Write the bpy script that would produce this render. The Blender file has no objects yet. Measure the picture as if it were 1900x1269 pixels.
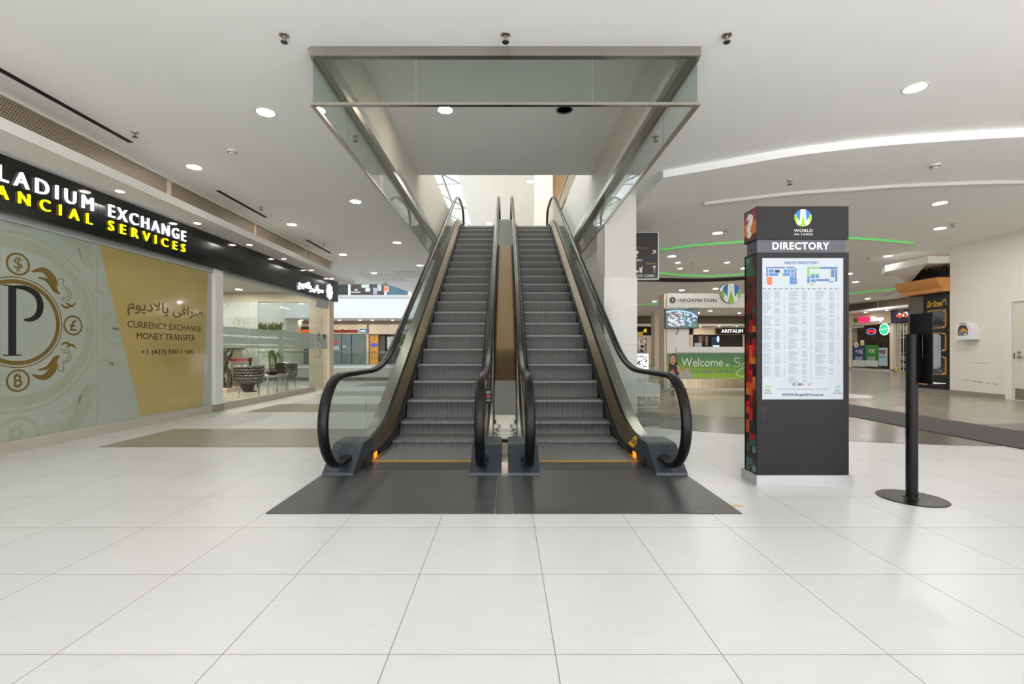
import bpy, bmesh, math, random
from mathutils import Vector
random.seed(7)
D = bpy.data; SC = bpy.context.scene; COL = SC.collection
PI = math.pi
# ---------------------------------------------------------------- camera, world, exposure
F = 866.0; CX, CY = 938.0, 650.0; EYE = 1.11
cam = D.cameras.new('camera'); cam.sensor_width = 36; cam.lens = 36*F/1900
cam.shift_x = (950-CX)/1900; cam.shift_y = (CY-634.5)/1900
cam.clip_start = .05; cam.clip_end = 300
cam_o = D.objects.new('camera', cam); COL.objects.link(cam_o)
cam_o.location = (0, 0, EYE); cam_o.rotation_euler = (PI/2, 0, 0); SC.camera = cam_o
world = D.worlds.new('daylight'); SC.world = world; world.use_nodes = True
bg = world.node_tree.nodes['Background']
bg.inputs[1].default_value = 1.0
# overcast sky above, added brighter glow below the horizon to lift the ceiling
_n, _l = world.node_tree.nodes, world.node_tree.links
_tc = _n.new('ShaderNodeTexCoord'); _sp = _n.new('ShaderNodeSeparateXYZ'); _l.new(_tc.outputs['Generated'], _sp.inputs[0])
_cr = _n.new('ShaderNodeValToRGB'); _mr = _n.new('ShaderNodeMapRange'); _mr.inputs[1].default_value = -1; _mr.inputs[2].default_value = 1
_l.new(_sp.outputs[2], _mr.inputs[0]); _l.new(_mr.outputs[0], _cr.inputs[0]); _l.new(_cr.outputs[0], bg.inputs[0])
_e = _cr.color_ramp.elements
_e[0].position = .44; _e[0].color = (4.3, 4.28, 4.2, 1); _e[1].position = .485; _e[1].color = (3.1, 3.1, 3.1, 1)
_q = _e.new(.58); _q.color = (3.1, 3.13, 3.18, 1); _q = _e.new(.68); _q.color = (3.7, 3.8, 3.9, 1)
SC.view_settings.view_transform = 'Standard'; SC.view_settings.look = 'None'
SC.view_settings.exposure = 0.08; SC.view_settings.gamma = 1; SC.view_settings.use_curve_mapping = False
SC.cycles.max_bounces = 9; SC.cycles.diffuse_bounces = 7; SC.cycles.glossy_bounces = 4; SC.cycles.adaptive_threshold = .02
SC.cycles.transparent_max_bounces = 28; SC.cycles.transmission_bounces = 8
SC.cycles.use_denoising = True; SC.cycles.sample_clamp_indirect = 6
SC.cycles.caustics_reflective = False; SC.cycles.caustics_refractive = False
LIGHT = 100.0      # radiance of a lit downlight diffuser

def PX(px, Y): return (px-CX)*Y/F
def PZ(py, Y): return EYE+(CY-py)*Y/F
def FY(py): return F*EYE/(py-CY)              # depth of a floor point seen at row py
def CYZ(py, z): return F*(z-EYE)/(CY-py)      # depth of a ceiling point at height z

# ---------------------------------------------------------------- materials
def lin(c):
    c = c/255.0
    return c/12.92 if c <= .04045 else ((c+.055)/1.055)**2.4
MATS = {}
def mat(name, rgb, rough=.5, metal=0.0, spec=.5, var=.04, scale=6.0, coat=0.0, emit=0.0, bump=0.0, stretch=(1, 1, 1)):
    if name in MATS: return MATS[name]
    m = D.materials.new(name); m.use_nodes = True; nt = m.node_tree; N = nt.nodes; L = nt.links
    b = N['Principled BSDF']
    c = tuple(lin(v) for v in rgb)
    b.inputs['Roughness'].default_value = rough; b.inputs['Metallic'].default_value = metal
    b.inputs['Specular IOR Level'].default_value = spec; b.inputs['Coat Weight'].default_value = coat
    b.inputs['Coat Roughness'].default_value = .04
    tc = N.new('ShaderNodeTexCoord'); mp = N.new('ShaderNodeMapping'); mp.inputs['Scale'].default_value = stretch
    nz = N.new('ShaderNodeTexNoise'); nz.inputs['Scale'].default_value = scale; nz.inputs['Detail'].default_value = 4
    L.new(tc.outputs['Object'], mp.inputs[0]); L.new(mp.outputs[0], nz.inputs['Vector'])
    mx = N.new('ShaderNodeMix'); mx.data_type = 'RGBA'
    mx.inputs[6].default_value = tuple(max(0, v*(1-var*2)) for v in c)+(1,)
    mx.inputs[7].default_value = tuple(min(1, v*(1+var*2)) for v in c)+(1,)
    L.new(nz.outputs['Fac'], mx.inputs[0]); L.new(mx.outputs[2], b.inputs['Base Color'])
    if emit:
        L.new(mx.outputs[2], b.inputs['Emission Color']); b.inputs['Emission Strength'].default_value = emit
    if bump:
        bp = N.new('ShaderNodeBump'); bp.inputs['Strength'].default_value = bump; bp.inputs['Distance'].default_value = .01
        L.new(nz.outputs['Fac'], bp.inputs['Height']); L.new(bp.outputs[0], b.inputs['Normal'])
    MATS[name] = m
    return m
def math_node(N, L, op, a, b=None, c=None):
    n = N.new('ShaderNodeMath'); n.operation = op
    for i, v in enumerate((a, b, c)):
        if v is None: continue
        if isinstance(v, (int, float)): n.inputs[i].default_value = v
        else: L.new(v, n.inputs[i])
    return n.outputs[0]
def tile_mat(name, rgb, sx, sy, ox, oy, grout=(120, 115, 108), gw=.0035, rough=.22, var=.035, streak=.05, coatspec=.5):
    """square tiles laid on world axes, thin joints, faint streaks"""
    m = D.materials.new(name); m.use_nodes = True; nt = m.node_tree; N = nt.nodes; L = nt.links
    b = N['Principled BSDF']; b.inputs['Roughness'].default_value = rough; b.inputs['Specular IOR Level'].default_value = coatspec
    g = N.new('ShaderNodeNewGeometry'); s = N.new('ShaderNodeSeparateXYZ'); L.new(g.outputs['Position'], s.inputs[0])
    cells = []; joints = []
    for ax, size, off in ((0, sx, ox), (1, sy, oy)):
        t = math_node(N, L, 'DIVIDE', math_node(N, L, 'SUBTRACT', s.outputs[ax], off), size)
        fl = math_node(N, L, 'FLOOR', t); fr = math_node(N, L, 'SUBTRACT', t, fl)
        d = math_node(N, L, 'MINIMUM', fr, math_node(N, L, 'SUBTRACT', 1.0, fr))
        joints.append(math_node(N, L, 'LESS_THAN', d, gw/size/2)); cells.append(fl)
    cv = N.new('ShaderNodeCombineXYZ'); L.new(cells[0], cv.inputs[0]); L.new(cells[1], cv.inputs[1])
    wn = N.new('ShaderNodeTexWhiteNoise'); L.new(cv.outputs[0], wn.inputs['Vector'])
    mp = N.new('ShaderNodeMapping'); mp.inputs['Scale'].default_value = (2.2, 14, 1); L.new(g.outputs['Position'], mp.inputs[0])
    nz = N.new('ShaderNodeTexNoise'); nz.inputs['Scale'].default_value = 2.0; nz.inputs['Detail'].default_value = 7; L.new(mp.outputs[0], nz.inputs['Vector'])
    n2 = N.new('ShaderNodeTexNoise'); n2.inputs['Scale'].default_value = 1.3; n2.inputs['Detail'].default_value = 5; L.new(g.outputs['Position'], n2.inputs['Vector'])
    k = math_node(N, L, 'MULTIPLY_ADD', math_node(N, L, 'SUBTRACT', wn.outputs['Value'], .5), var, 1.0)
    k = math_node(N, L, 'MULTIPLY_ADD', math_node(N, L, 'SUBTRACT', nz.outputs['Fac'], .5), streak*2, k)
    k = math_node(N, L, 'MULTIPLY_ADD', math_node(N, L, 'SUBTRACT', n2.outputs['Fac'], .5), streak*2, k)
    vm = N.new('ShaderNodeVectorMath'); vm.operation = 'SCALE'; vm.inputs[0].default_value = tuple(lin(v) for v in rgb); L.new(k, vm.inputs['Scale'])
    mx = N.new('ShaderNodeMix'); mx.data_type = 'RGBA'
    L.new(math_node(N, L, 'MAXIMUM', joints[0], joints[1]), mx.inputs[0]); L.new(vm.outputs[0], mx.inputs[6])
    mx.inputs[7].default_value = tuple(lin(v) for v in grout)+(1,)
    L.new(mx.outputs[2], b.inputs['Base Color'])
    rg = math_node(N, L, 'MULTIPLY_ADD', nz.outputs['Fac'], .12, rough-.05); L.new(rg, b.inputs['Roughness'])
    MATS[name] = m
    return m
def ridge_mat(name, rgb_a, rgb_b, axis, period, rough=.4, metal=.6, scuff=.3):
    m = D.materials.new(name); m.use_nodes = True; nt = m.node_tree; N = nt.nodes; L = nt.links
    b = N['Principled BSDF']; b.inputs['Roughness'].default_value = rough; b.inputs['Metallic'].default_value = metal
    g = N.new('ShaderNodeNewGeometry'); s = N.new('ShaderNodeSeparateXYZ'); L.new(g.outputs['Position'], s.inputs[0])
    w = math_node(N, L, 'SINE', math_node(N, L, 'MULTIPLY', s.outputs[axis], 2*PI/period))
    w = math_node(N, L, 'MULTIPLY_ADD', w, .5, .5)
    mp = N.new('ShaderNodeMapping'); mp.inputs['Scale'].default_value = (1, 9, 1) if axis == 1 else (6, 1, 1); L.new(g.outputs['Position'], mp.inputs[0])
    nz = N.new('ShaderNodeTexNoise'); nz.inputs['Scale'].default_value = 3; nz.inputs['Detail'].default_value = 6; L.new(mp.outputs[0], nz.inputs['Vector'])
    f = math_node(N, L, 'MULTIPLY_ADD', math_node(N, L, 'SUBTRACT', nz.outputs['Fac'], .5), scuff*2, w)
    cl = N.new('ShaderNodeClamp'); L.new(f, cl.inputs[0])
    mx = N.new('ShaderNodeMix'); mx.data_type = 'RGBA'; L.new(cl.outputs[0], mx.inputs[0])
    mx.inputs[6].default_value = tuple(lin(v) for v in rgb_a)+(1,); mx.inputs[7].default_value = tuple(lin(v) for v in rgb_b)+(1,)
    L.new(mx.outputs[2], b.inputs['Base Color'])
    bp = N.new('ShaderNodeBump'); bp.inputs['Strength'].default_value = .35; bp.inputs['Distance'].default_value = .003
    L.new(w, bp.inputs['Height']); L.new(bp.outputs[0], b.inputs['Normal'])
    MATS[name] = m
    return m
def glass_mat(name, tint=(205, 222, 215), refl=1.0, rough=.015, haze=0.0):
    """thin architectural pane: tinted transparency plus a fresnel mirror"""
    m = D.materials.new(name); m.use_nodes = True; nt = m.node_tree; N = nt.nodes; L = nt.links; N.clear()
    out = N.new('ShaderNodeOutputMaterial'); tr = N.new('ShaderNodeBsdfTransparent'); gl = N.new('ShaderNodeBsdfGlossy'); gl.inputs['Roughness'].default_value = rough
    nz = N.new('ShaderNodeTexNoise'); nz.inputs['Scale'].default_value = .8
    cr = N.new('ShaderNodeMix'); cr.data_type = 'RGBA'; L.new(nz.outputs['Fac'], cr.inputs[0])
    c = [lin(v)**.5 for v in tint]
    cr.inputs[6].default_value = (*[v*.985 for v in c], 1); cr.inputs[7].default_value = (*c, 1)
    L.new(cr.outputs[2], tr.inputs[0])
    fr = N.new('ShaderNodeFresnel'); fr.inputs['IOR'].default_value = 1.45
    gb = N.new('ShaderNodeNewGeometry')
    fm = math_node(N, L, 'MULTIPLY', math_node(N, L, 'MULTIPLY', fr.outputs[0], refl), math_node(N, L, 'SUBTRACT', 1.0, gb.outputs['Backfacing']))
    base = tr.outputs[0]
    if haze:
        df = N.new('ShaderNodeBsdfDiffuse'); df.inputs[0].default_value = (*[lin(v) for v in tint], 1)
        h = N.new('ShaderNodeMixShader'); h.inputs[0].default_value = haze; L.new(tr.outputs[0], h.inputs[1]); L.new(df.outputs[0], h.inputs[2]); base = h.outputs[0]
    mx = N.new('ShaderNodeMixShader'); L.new(fm, mx.inputs[0]); L.new(base, mx.inputs[1]); L.new(gl.outputs[0], mx.inputs[2])
    L.new(mx.outputs[0], out.inputs['Surface'])
    MATS[name] = m
    return m
def perf_mat(name, rgb, rgb_hole, pitch=.03):
    m = D.materials.new(name); m.use_nodes = True; nt = m.node_tree; N = nt.nodes; L = nt.links
    b = N['Principled BSDF']; b.inputs['Roughness'].default_value = .45
    g = N.new('ShaderNodeNewGeometry'); s = N.new('ShaderNodeSeparateXYZ'); L.new(g.outputs['Position'], s.inputs[0])
    row = math_node(N, L, 'FLOOR', math_node(N, L, 'DIVIDE', s.outputs[2], pitch))
    sh = math_node(N, L, 'MULTIPLY', math_node(N, L, 'MODULO', row, 2.0), .5)
    u = math_node(N, L, 'FRACT', math_node(N, L, 'ADD', math_node(N, L, 'DIVIDE', math_node(N, L, 'ADD', s.outputs[0], s.outputs[1]), pitch), sh))
    v = math_node(N, L, 'FRACT', math_node(N, L, 'DIVIDE', s.outputs[2], pitch))
    du = math_node(N, L, 'SUBTRACT', u, .5); dv = math_node(N, L, 'SUBTRACT', v, .5)
    r2 = math_node(N, L, 'ADD', math_node(N, L, 'MULTIPLY', du, du), math_node(N, L, 'MULTIPLY', dv, dv))
    h = math_node(N, L, 'LESS_THAN', r2, .1)
    mx = N.new('ShaderNodeMix'); mx.data_type = 'RGBA'; L.new(h, mx.inputs[0])
    mx.inputs[6].default_value = tuple(lin(q) for q in rgb)+(1,); mx.inputs[7].default_value = tuple(lin(q) for q in rgb_hole)+(1,)
    L.new(mx.outputs[2], b.inputs['Base Color'])
    MATS[name] = m
    return m

# palette
M_CEIL = mat('ceiling_paint', (248, 248, 247), .9, var=.008, scale=1.2)
M_WHITE = mat('white_paint', (228, 226, 221), .6, var=.012, scale=2)
M_WALL = mat('warm_wall_paint', (228, 223, 215), .75, var=.015, scale=1.5)
M_BEIGE = mat('beige_paint', (222, 206, 186), .7, var=.015)
M_WELL = mat('well_plaster', (222, 217, 208), .6, var=.035, scale=1.2, stretch=(1, 3, .4))
M_GLOSSW = mat('white_gloss_panel', (226, 224, 220), .08, spec=.6, var=.008)
M_FLOOR = tile_mat('porcelain_tile', (208, 208, 208), .608, .609, .1822, 1.7035, rough=.34, coatspec=.35)
M_FLOORG = tile_mat('grey_stone_tile', (158, 150, 139), .608, .609, .1822, 1.7035, grout=(118, 111, 102), rough=.2, var=.06, streak=.12)
M_FLOORD = tile_mat('dark_stone_tile', (104, 98, 91), .608, .609, .1822, 1.7035, grout=(84, 79, 74), rough=.22, var=.06, streak=.1)
M_FLOORT = tile_mat('taupe_stone_tile', (150, 142, 130), .608, .609, .1822, 1.7035, grout=(118, 110, 100), rough=.3, var=.03, streak=.03, coatspec=.35)
M_SHOPF = tile_mat('shop_floor_tile', (186, 178, 164), .6, .6, 0, 0, grout=(120, 113, 103), rough=.25, var=.05, streak=.1)
M_CARPET = mat('charcoal_carpet', (82, 79, 78), .95, var=.25, scale=90, bump=.4)
M_STEEL = mat('brushed_steel', (176, 170, 162), .3, 1.0, var=.08, scale=3, stretch=(1, .15, 1))
M_BRONZE = mat('warm_brushed_deck', (138, 118, 99), .27, 1.0, var=.1, scale=2, stretch=(1, .3, 1))
M_MIRROR = mat('polished_bronze_steel', (136, 112, 80), .12, 1.0, var=.05, scale=1.5)
M_MIRRORG = mat('polished_steel', (205, 205, 203), .06, 1.0, var=.02)
M_BLACKR = mat('black_rubber', (12, 12, 13), .34, spec=.3, var=.15, scale=14)
M_BLACK = mat('black_satin', (15, 15, 17), .35, spec=.25, var=.1)
M_BLACKM = mat('black_matte', (16, 16, 17), .8, var=.1)
M_SKIRT = mat('black_skirt', (26, 25, 25), .28, .3, var=.1)
M_CAST = mat('blue_grey_casting', (62, 68, 78), .42, .35, var=.1, scale=20)
M_MAT = ridge_mat('ribbed_floor_plate', (62, 62, 65), (108, 108, 110), 1, .012, .38, .55, .35)
M_STEP = ridge_mat('grooved_step_tread', (84, 84, 85), (160, 161, 163), 0, .0184, .42, .45, .15)
M_RISER = ridge_mat('grooved_step_riser', (58, 57, 56), (108, 107, 106), 0, .0184, .45, .45, .15)
M_YEL = mat('safety_yellow', (226, 178, 30), .5)
M_ORANGE = mat('orange_lamp', (255, 120, 30), .4, emit=2.2)
M_RED = mat('red_plastic', (190, 24, 32), .4)
M_GLASS = glass_mat('clear_glass', (226, 236, 230), 1.0)
M_BAFF = glass_mat('green_tint_glass', (226, 235, 230), 1.2)
M_SHOPG = glass_mat('shopfront_glass', (234, 238, 233), 1.0)
M_FROST = glass_mat('frosted_band', (204, 214, 206), .8, .2, haze=.62)
M_FILM = mat('frosted_window_film', (166, 174, 164), .08, spec=.5, var=.03, scale=1.0, coat=.6)
M_GOLDF = mat('gold_window_film', (176, 158, 98), .1, spec=.6, var=.06, scale=1.2, coat=.5)
M_GOLD = mat('gold_print', (116, 94, 40), .3, var=.06)
M_GOLDP = mat('faint_gold_print', (160, 165, 148), .2, var=.04)
M_PRINT = mat('dark_brown_print', (44, 36, 24), .4)
M_BROWNP = mat('olive_brown_print', (104, 86, 44), .4)
M_SIGN = mat('black_acrylic', (22, 22, 23), .12, spec=.5, var=.05)
M_LETW = mat('lit_white_acrylic', (240, 244, 255), .4, emit=.8, var=.005)
M_LETY = mat('lit_yellow_acrylic', (250, 235, 20), .4, emit=1.0, var=.005)
M_STONE = mat('taupe_base_stone', (186, 178, 167), .5, var=.04)
M_GRILL = perf_mat('perforated_metal', (168, 152, 132), (62, 50, 40))
M_GRILLF = mat('brown_mesh_metal', (120, 104, 88), .6, var=.1, scale=40)
M_DIFF = mat('lit_diffuser', (255, 253, 249), .5, emit=LIGHT, var=.002)
M_DIFFR = mat('lit_diffuser_bright', (255, 252, 246), .5, emit=LIGHT*4.0, var=.002)
M_DIFFM = mat('lit_diffuser_shop', (255, 250, 240), .5, emit=LIGHT*2.6, var=.002)
M_DIFFS = mat('small_lit_diffuser', (255, 240, 214), .5, emit=LIGHT*.8, var=.002)
M_GREEN = mat('green_led_strip', (96, 205, 104), .5, emit=.42, var=.02)
M_CHROME = mat('chrome', (190, 190, 190), .12, 1.0)
M_KIOSK = mat('charcoal_panel', (33, 31, 34), .5, spec=.3, var=.06, scale=3)
M_KBAND = mat('slate_band', (80, 81, 92), .45, var=.03)
M_ALU = mat('silver_aluminium', (196, 198, 200), .35, .6, var=.02)
M_POSTER = mat('poster_paper', (172, 182, 191), .3, var=.01, coat=.4)
M_INK = mat('grey_ink', (150, 160, 170), .6)
M_BLUE = mat('map_blue', (74, 126, 182), .5); M_BLUED = mat('map_dark_blue', (84, 112, 160), .5)
M_NAVY = mat('navy_ink', (40, 60, 110), .5); M_MGREEN = mat('map_green', (134, 176, 108), .5)
M_CORAL = mat('map_coral', (228, 108, 78), .5); M_MUST = mat('map_mustard', (190, 170, 80), .5)
M_LOGOB = mat('logo_blue', (24, 120, 190), .4); M_LOGOG = mat('logo_green', (140, 196, 40), .4); M_LOGOW = mat('logo_white', (236, 238, 238), .4)
M_LTXT = mat('white_lettering', (232, 230, 226), .5)
M_DKTXT = mat('black_lettering', (26, 25, 25), .5)
M_WOODO = mat('orange_wood', (200, 140, 74), .45, var=.08, scale=4, stretch=(1, 6, 1))
M_LEAF = mat('leaf_green', (84, 120, 44), .5, var=.2, scale=9)
M_LEAFY = mat('lime_leaf', (166, 186, 54), .5, var=.15)
M_DKGLASS = mat('dark_shop_glass', (40, 40, 38), .06, spec=.6, var=.3, scale=2)
M_TEALGL = mat('teal_shop_glass', (112, 128, 128), .06, spec=.6, var=.2, scale=1.5)

# ---------------------------------------------------------------- mesh building
class Fr:
    """a plane in space: origin, right, up; normal = right x up looks at the viewer"""
    def __init__(s, o, r=(1, 0, 0), u=(0, 0, 1)):
        s.o = Vector(o); s.r = Vector(r).normalized(); s.u = Vector(u).normalized(); s.n = s.r.cross(s.u)
    def p(s, a, b, d=0): return s.o+s.r*a+s.u*b+s.n*d
W = Fr((0, 0, 0))
class MB:
    def __init__(s): s.v = []; s.f = []; s.mi = []; s.mats = []; s.m = 0; s.sm = []
    def use(s, m):
        if m not in s.mats: s.mats.append(m)
        s.m = s.mats.index(m); return s
    def add(s, vs, fs, smooth=False):
        b = len(s.v); s.v += [Vector(v) for v in vs]
        for f in fs: s.f.append([b+i for i in f]); s.mi.append(s.m); s.sm.append(smooth)
        return s
    def box(s, x0, x1, y0, y1, z0, z1):
        return s.add([(x, y, z) for z in (z0, z1) for y in (y0, y1) for x in (x0, x1)],
                     [(0, 2, 3, 1), (4, 5, 7, 6), (0, 1, 5, 4), (2, 6, 7, 3), (0, 4, 6, 2), (1, 3, 7, 5)])
    def fbox(s, fr, a0, a1, b0, b1, d0, d1):
        return s.add([fr.p(a, b, d) for d in (d0, d1) for b in (b0, b1) for a in (a0, a1)],
                     [(0, 2, 3, 1), (4, 5, 7, 6), (0, 1, 5, 4), (2, 6, 7, 3), (0, 4, 6, 2), (1, 3, 7, 5)])
    def bbox(s, fr, a0, a1, b0, b1, d0, d1, r=.01):
        """box whose front outline has rounded corners"""
        pts = []
        for (ca, cb, t0) in ((a1-r, b1-r, 0), (a0+r, b1-r, 90), (a0+r, b0+r, 180), (a1-r, b0+r, 270)):
            for k in range(5):
                t = math.radians(t0+k*22.5); pts.append((ca+r*math.cos(t), cb+r*math.sin(t)))
        return s.poly(fr, pts, d0, d1)
    def poly(s, fr, pts, d0, d1):
        n = len(pts); ar = sum(pts[i][0]*pts[(i+1) % n][1]-pts[(i+1) % n][0]*pts[i][1] for i in range(n))
        if ar < 0: pts = pts[::-1]
        vs = [fr.p(a, b, d0) for a, b in pts]+[fr.p(a, b, d1) for a, b in pts]
        fs = [tuple(range(n-1, -1, -1)), tuple(range(n, 2*n))]+[(i, (i+1) % n, n+(i+1) % n, n+i) for i in range(n)]
        return s.add(vs, fs)
    def disc(s, fr, a, b, r, d0, d1, n=28, ra=None):
        ra = ra or r
        return s.poly(fr, [(a+ra*math.cos(2*PI*i/n), b+r*math.sin(2*PI*i/n)) for i in range(n)], d0, d1)
    def ring(s, fr, a, b, r0, r1, d0, d1, n=40, t0=0, t1=2*PI):
        full = abs(t1-t0-2*PI) < 1e-6; vs = []
        for i in range(n+(0 if full else 1)):
            t = t0+(t1-t0)*i/n; c, q = math.cos(t), math.sin(t)
            vs += [fr.p(a+r0*c, b+r0*q, d0), fr.p(a+r1*c, b+r1*q, d0), fr.p(a+r1*c, b+r1*q, d1), fr.p(a+r0*c, b+r0*q, d1)]
        m = len(vs)//4; fs = []
        for i in range(n):
            j = (i+1) % m
            fs += [(4*i+k, 4*i+(k+1) % 4, 4*j+(k+1) % 4, 4*j+k) for k in range(4)]
        if not full: fs += [(0, 3, 2, 1), (4*m-4, 4*m-3, 4*m-2, 4*m-1)]
        return s.add(vs, fs)
    def stroke(s, fr, pts, ws, d0, d1):
        """a flat tapered brush stroke"""
        L, R = [], []
        n = len(pts)
        for i, (a, b) in enumerate(pts):
            p0 = pts[max(0, i-1)]; p1 = pts[min(n-1, i+1)]
            t = Vector((p1[0]-p0[0], p1[1]-p0[1])); t = t.normalized() if t.length else Vector((1, 0))
            w = (ws[i] if isinstance(ws, (list, tuple)) else ws)/2
            L.append((a-t.y*w, b+t.x*w)); R.append((a+t.y*w, b-t.x*w))
        vs = [];
        for i in range(n): vs += [fr.p(*L[i], d0), fr.p(*R[i], d0), fr.p(*R[i], d1), fr.p(*L[i], d1)]
        fs = [(0, 3, 2, 1), (4*n-4, 4*n-3, 4*n-2, 4*n-1)]
        for i in range(n-1): fs += [(4*i+k, 4*i+(k+1) % 4, 4*i+4+(k+1) % 4, 4*i+4+k) for k in range(4)]
        return s.add(vs, fs)
    def text(s, fr, txt, a, b, w, h, d0, d1, bold=0.0, sp=1.0, slant=0.0):
        """lettering stretched to fill the box a..a+w, b..b+h of the frame"""
        c = D.curves.new('lettering', 'FONT'); c.body = txt; c.size = 1; c.offset = bold; c.space_character = sp
        c.extrude = .05; c.resolution_u = 3; c.shear = slant
        o = D.objects.new('lettering', c); COL.objects.link(o)
        dg = bpy.context.evaluated_depsgraph_get(); me = o.evaluated_get(dg).to_mesh()
        vs = [v.co.copy() for v in me.vertices]; fs = [tuple(p.vertices) for p in me.polygons]
        o.evaluated_get(dg).to_mesh_clear(); D.objects.remove(o); D.curves.remove(c)
        x0 = min(v.x for v in vs); x1 = max(v.x for v in vs); y0 = min(v.y for v in vs); y1 = max(v.y for v in vs)
        kx = w/(x1-x0); ky = h/(y1-y0)
        return s.add([fr.p(a+(v.x-x0)*kx, b+(v.y-y0)*ky, d0 if v.z < 0 else d1) for v in vs], fs)
    def tube(s, path, r, n=8, closed=False):
        P = [Vector(p) for p in path]; m = len(P); rings = []
        up = Vector((0, 0, 1))
        for i, p in enumerate(P):
            t = (P[min(m-1, i+1)]-P[max(0, i-1)]).normalized()
            u = t.cross(up)
            if u.length < .05: u = t.cross(Vector((1, 0, 0)))
            u.normalize(); v = u.cross(t)
            rr = r[i] if isinstance(r, (list, tuple)) else r
            rings.append([p+u*rr*math.cos(2*PI*k/n)+v*rr*math.sin(2*PI*k/n) for k in range(n)])
        vs = [q for R in rings for q in R]; fs = []
        for i in range(m-1):
            for k in range(n): fs.append((i*n+k, i*n+(k+1) % n, (i+1)*n+(k+1) % n, (i+1)*n+k))
        b = len(s.v); s.add(vs, fs, True); s.add([], [])
        s.f.append([b+k for k in range(n-1, -1, -1)]); s.mi.append(s.m); s.sm.append(False)
        s.f.append([b+(m-1)*n+k for k in range(n)]); s.mi.append(s.m); s.sm.append(False)
        return s
    def lathe(s, x, y, prof, n=24):
        vs = [(x+r*math.cos(2*PI*k/n), y+r*math.sin(2*PI*k/n), z) for r, z in prof for k in range(n)]
        m = len(prof); fs = [(i*n+k, i*n+(k+1) % n, (i+1)*n+(k+1) % n, (i+1)*n+k) for i in range(m-1) for k in range(n)]
        fs.append(tuple(range(n-1, -1, -1))); fs.append(tuple((m-1)*n+k for k in range(n)))
        return s.add(vs, fs)
    def sweep(s, path, sec, smooth=False):
        """section (x, n) swept along a path of (Y, Z, nY, nZ), closed section, capped"""
        n = len(sec); vs = [(x, p[0]+q*p[2], p[1]+q*p[3]) for p in path for x, q in sec]
        m = len(path); fs = [(i*n+k, i*n+(k+1) % n, (i+1)*n+(k+1) % n, (i+1)*n+k) for i in range(m-1) for k in range(n)]
        b = len(s.v); s.add(vs, fs, smooth)
        for c in (list(range(n-1, -1, -1)), [(m-1)*n+k for k in range(n)]): s.f.append([b+k for k in c]); s.mi.append(s.m); s.sm.append(False)
        return s
    def build_split(s, name, m, parent):
        """one object per connected piece: every channel letter is a part of its own"""
        par = list(range(len(s.v)))
        def find(i):
            while par[i] != i: par[i] = par[par[i]]; i = par[i]
            return i
        for f in s.f:
            for k in f[1:]: par[find(k)] = find(f[0])
        gr = {}
        for f in s.f: gr.setdefault(find(f[0]), []).append(f)
        for fs in gr.values():
            q = MB(); ids = sorted({i for f in fs for i in f}); mp = {i: n for n, i in enumerate(ids)}
            q.add([s.v[i] for i in ids], [[mp[i] for i in f] for f in fs]).build(name, m, parent)
    def build(s, name, m=None, parent=None, loc=None, fix=True):
        me = D.meshes.new(name)
        if loc is None and parent is None:
            xs = [v.x for v in s.v]; ys = [v.y for v in s.v]; zs = [v.z for v in s.v]
            loc = ((min(xs)+max(xs))/2, (min(ys)+max(ys))/2, min(zs))
        base = Vector(loc) if parent is None else wloc(parent)
        me.from_pydata([v-base for v in s.v], [], s.f)
        mats = s.mats if s.mats else [m]
        for q in mats: me.materials.append(q)
        for i, p in enumerate(me.polygons): p.material_index = s.mi[i] if s.mats else 0; p.use_smooth = s.sm[i]
        if fix:
            bm = bmesh.new(); bm.from_mesh(me); bmesh.ops.recalc_face_normals(bm, faces=bm.faces); bm.to_mesh(me); bm.free()
        o = D.objects.new(name, me); COL.objects.link(o)
        if parent is None: o.location = base
        else: o.parent = parent
        return o
def wloc(o):
    v = Vector((0, 0, 0))
    while o is not None: v += o.location; o = o.parent
    return v
def tag(o, label, cat, group=None):
    o['label'] = label; o['category'] = cat
    if group: o['group'] = group
    return o
def thing(name, loc, label, cat, group=None):
    o = D.objects.new(name, None); COL.objects.link(o); o.location = loc; o.empty_display_size = .1
    return tag(o, label, cat, group)
def struct(name, mb, m=None, parent=None):
    o = mb.build(name, m, parent)
    if parent is None: o['kind'] = 'structure'
    return o
def dup(o, loc, label=None, group=None, parent=None):
    r = o.copy(); COL.objects.link(r)
    if parent is None: r.location = loc
    else: r.parent = parent
    if label: r['label'] = label
    if group: r['group'] = group
    for ch in list(o.children):
        dup(ch, None, parent=r)
    return r
def cat_rom(pts, n=10):
    out = []
    for i in range(len(pts)-1):
        p0 = Vector(pts[max(0, i-1)]); p1 = Vector(pts[i]); p2 = Vector(pts[i+1]); p3 = Vector(pts[min(len(pts)-1, i+2)])
        for k in range(n):
            t = k/n
            out.append(.5*((2*p1)+(p2-p0)*t+(2*p0-5*p1+4*p2-p3)*t*t+(3*p1-p0-3*p2+p3)*t**3))
    out.append(Vector(pts[-1])); return out

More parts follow.
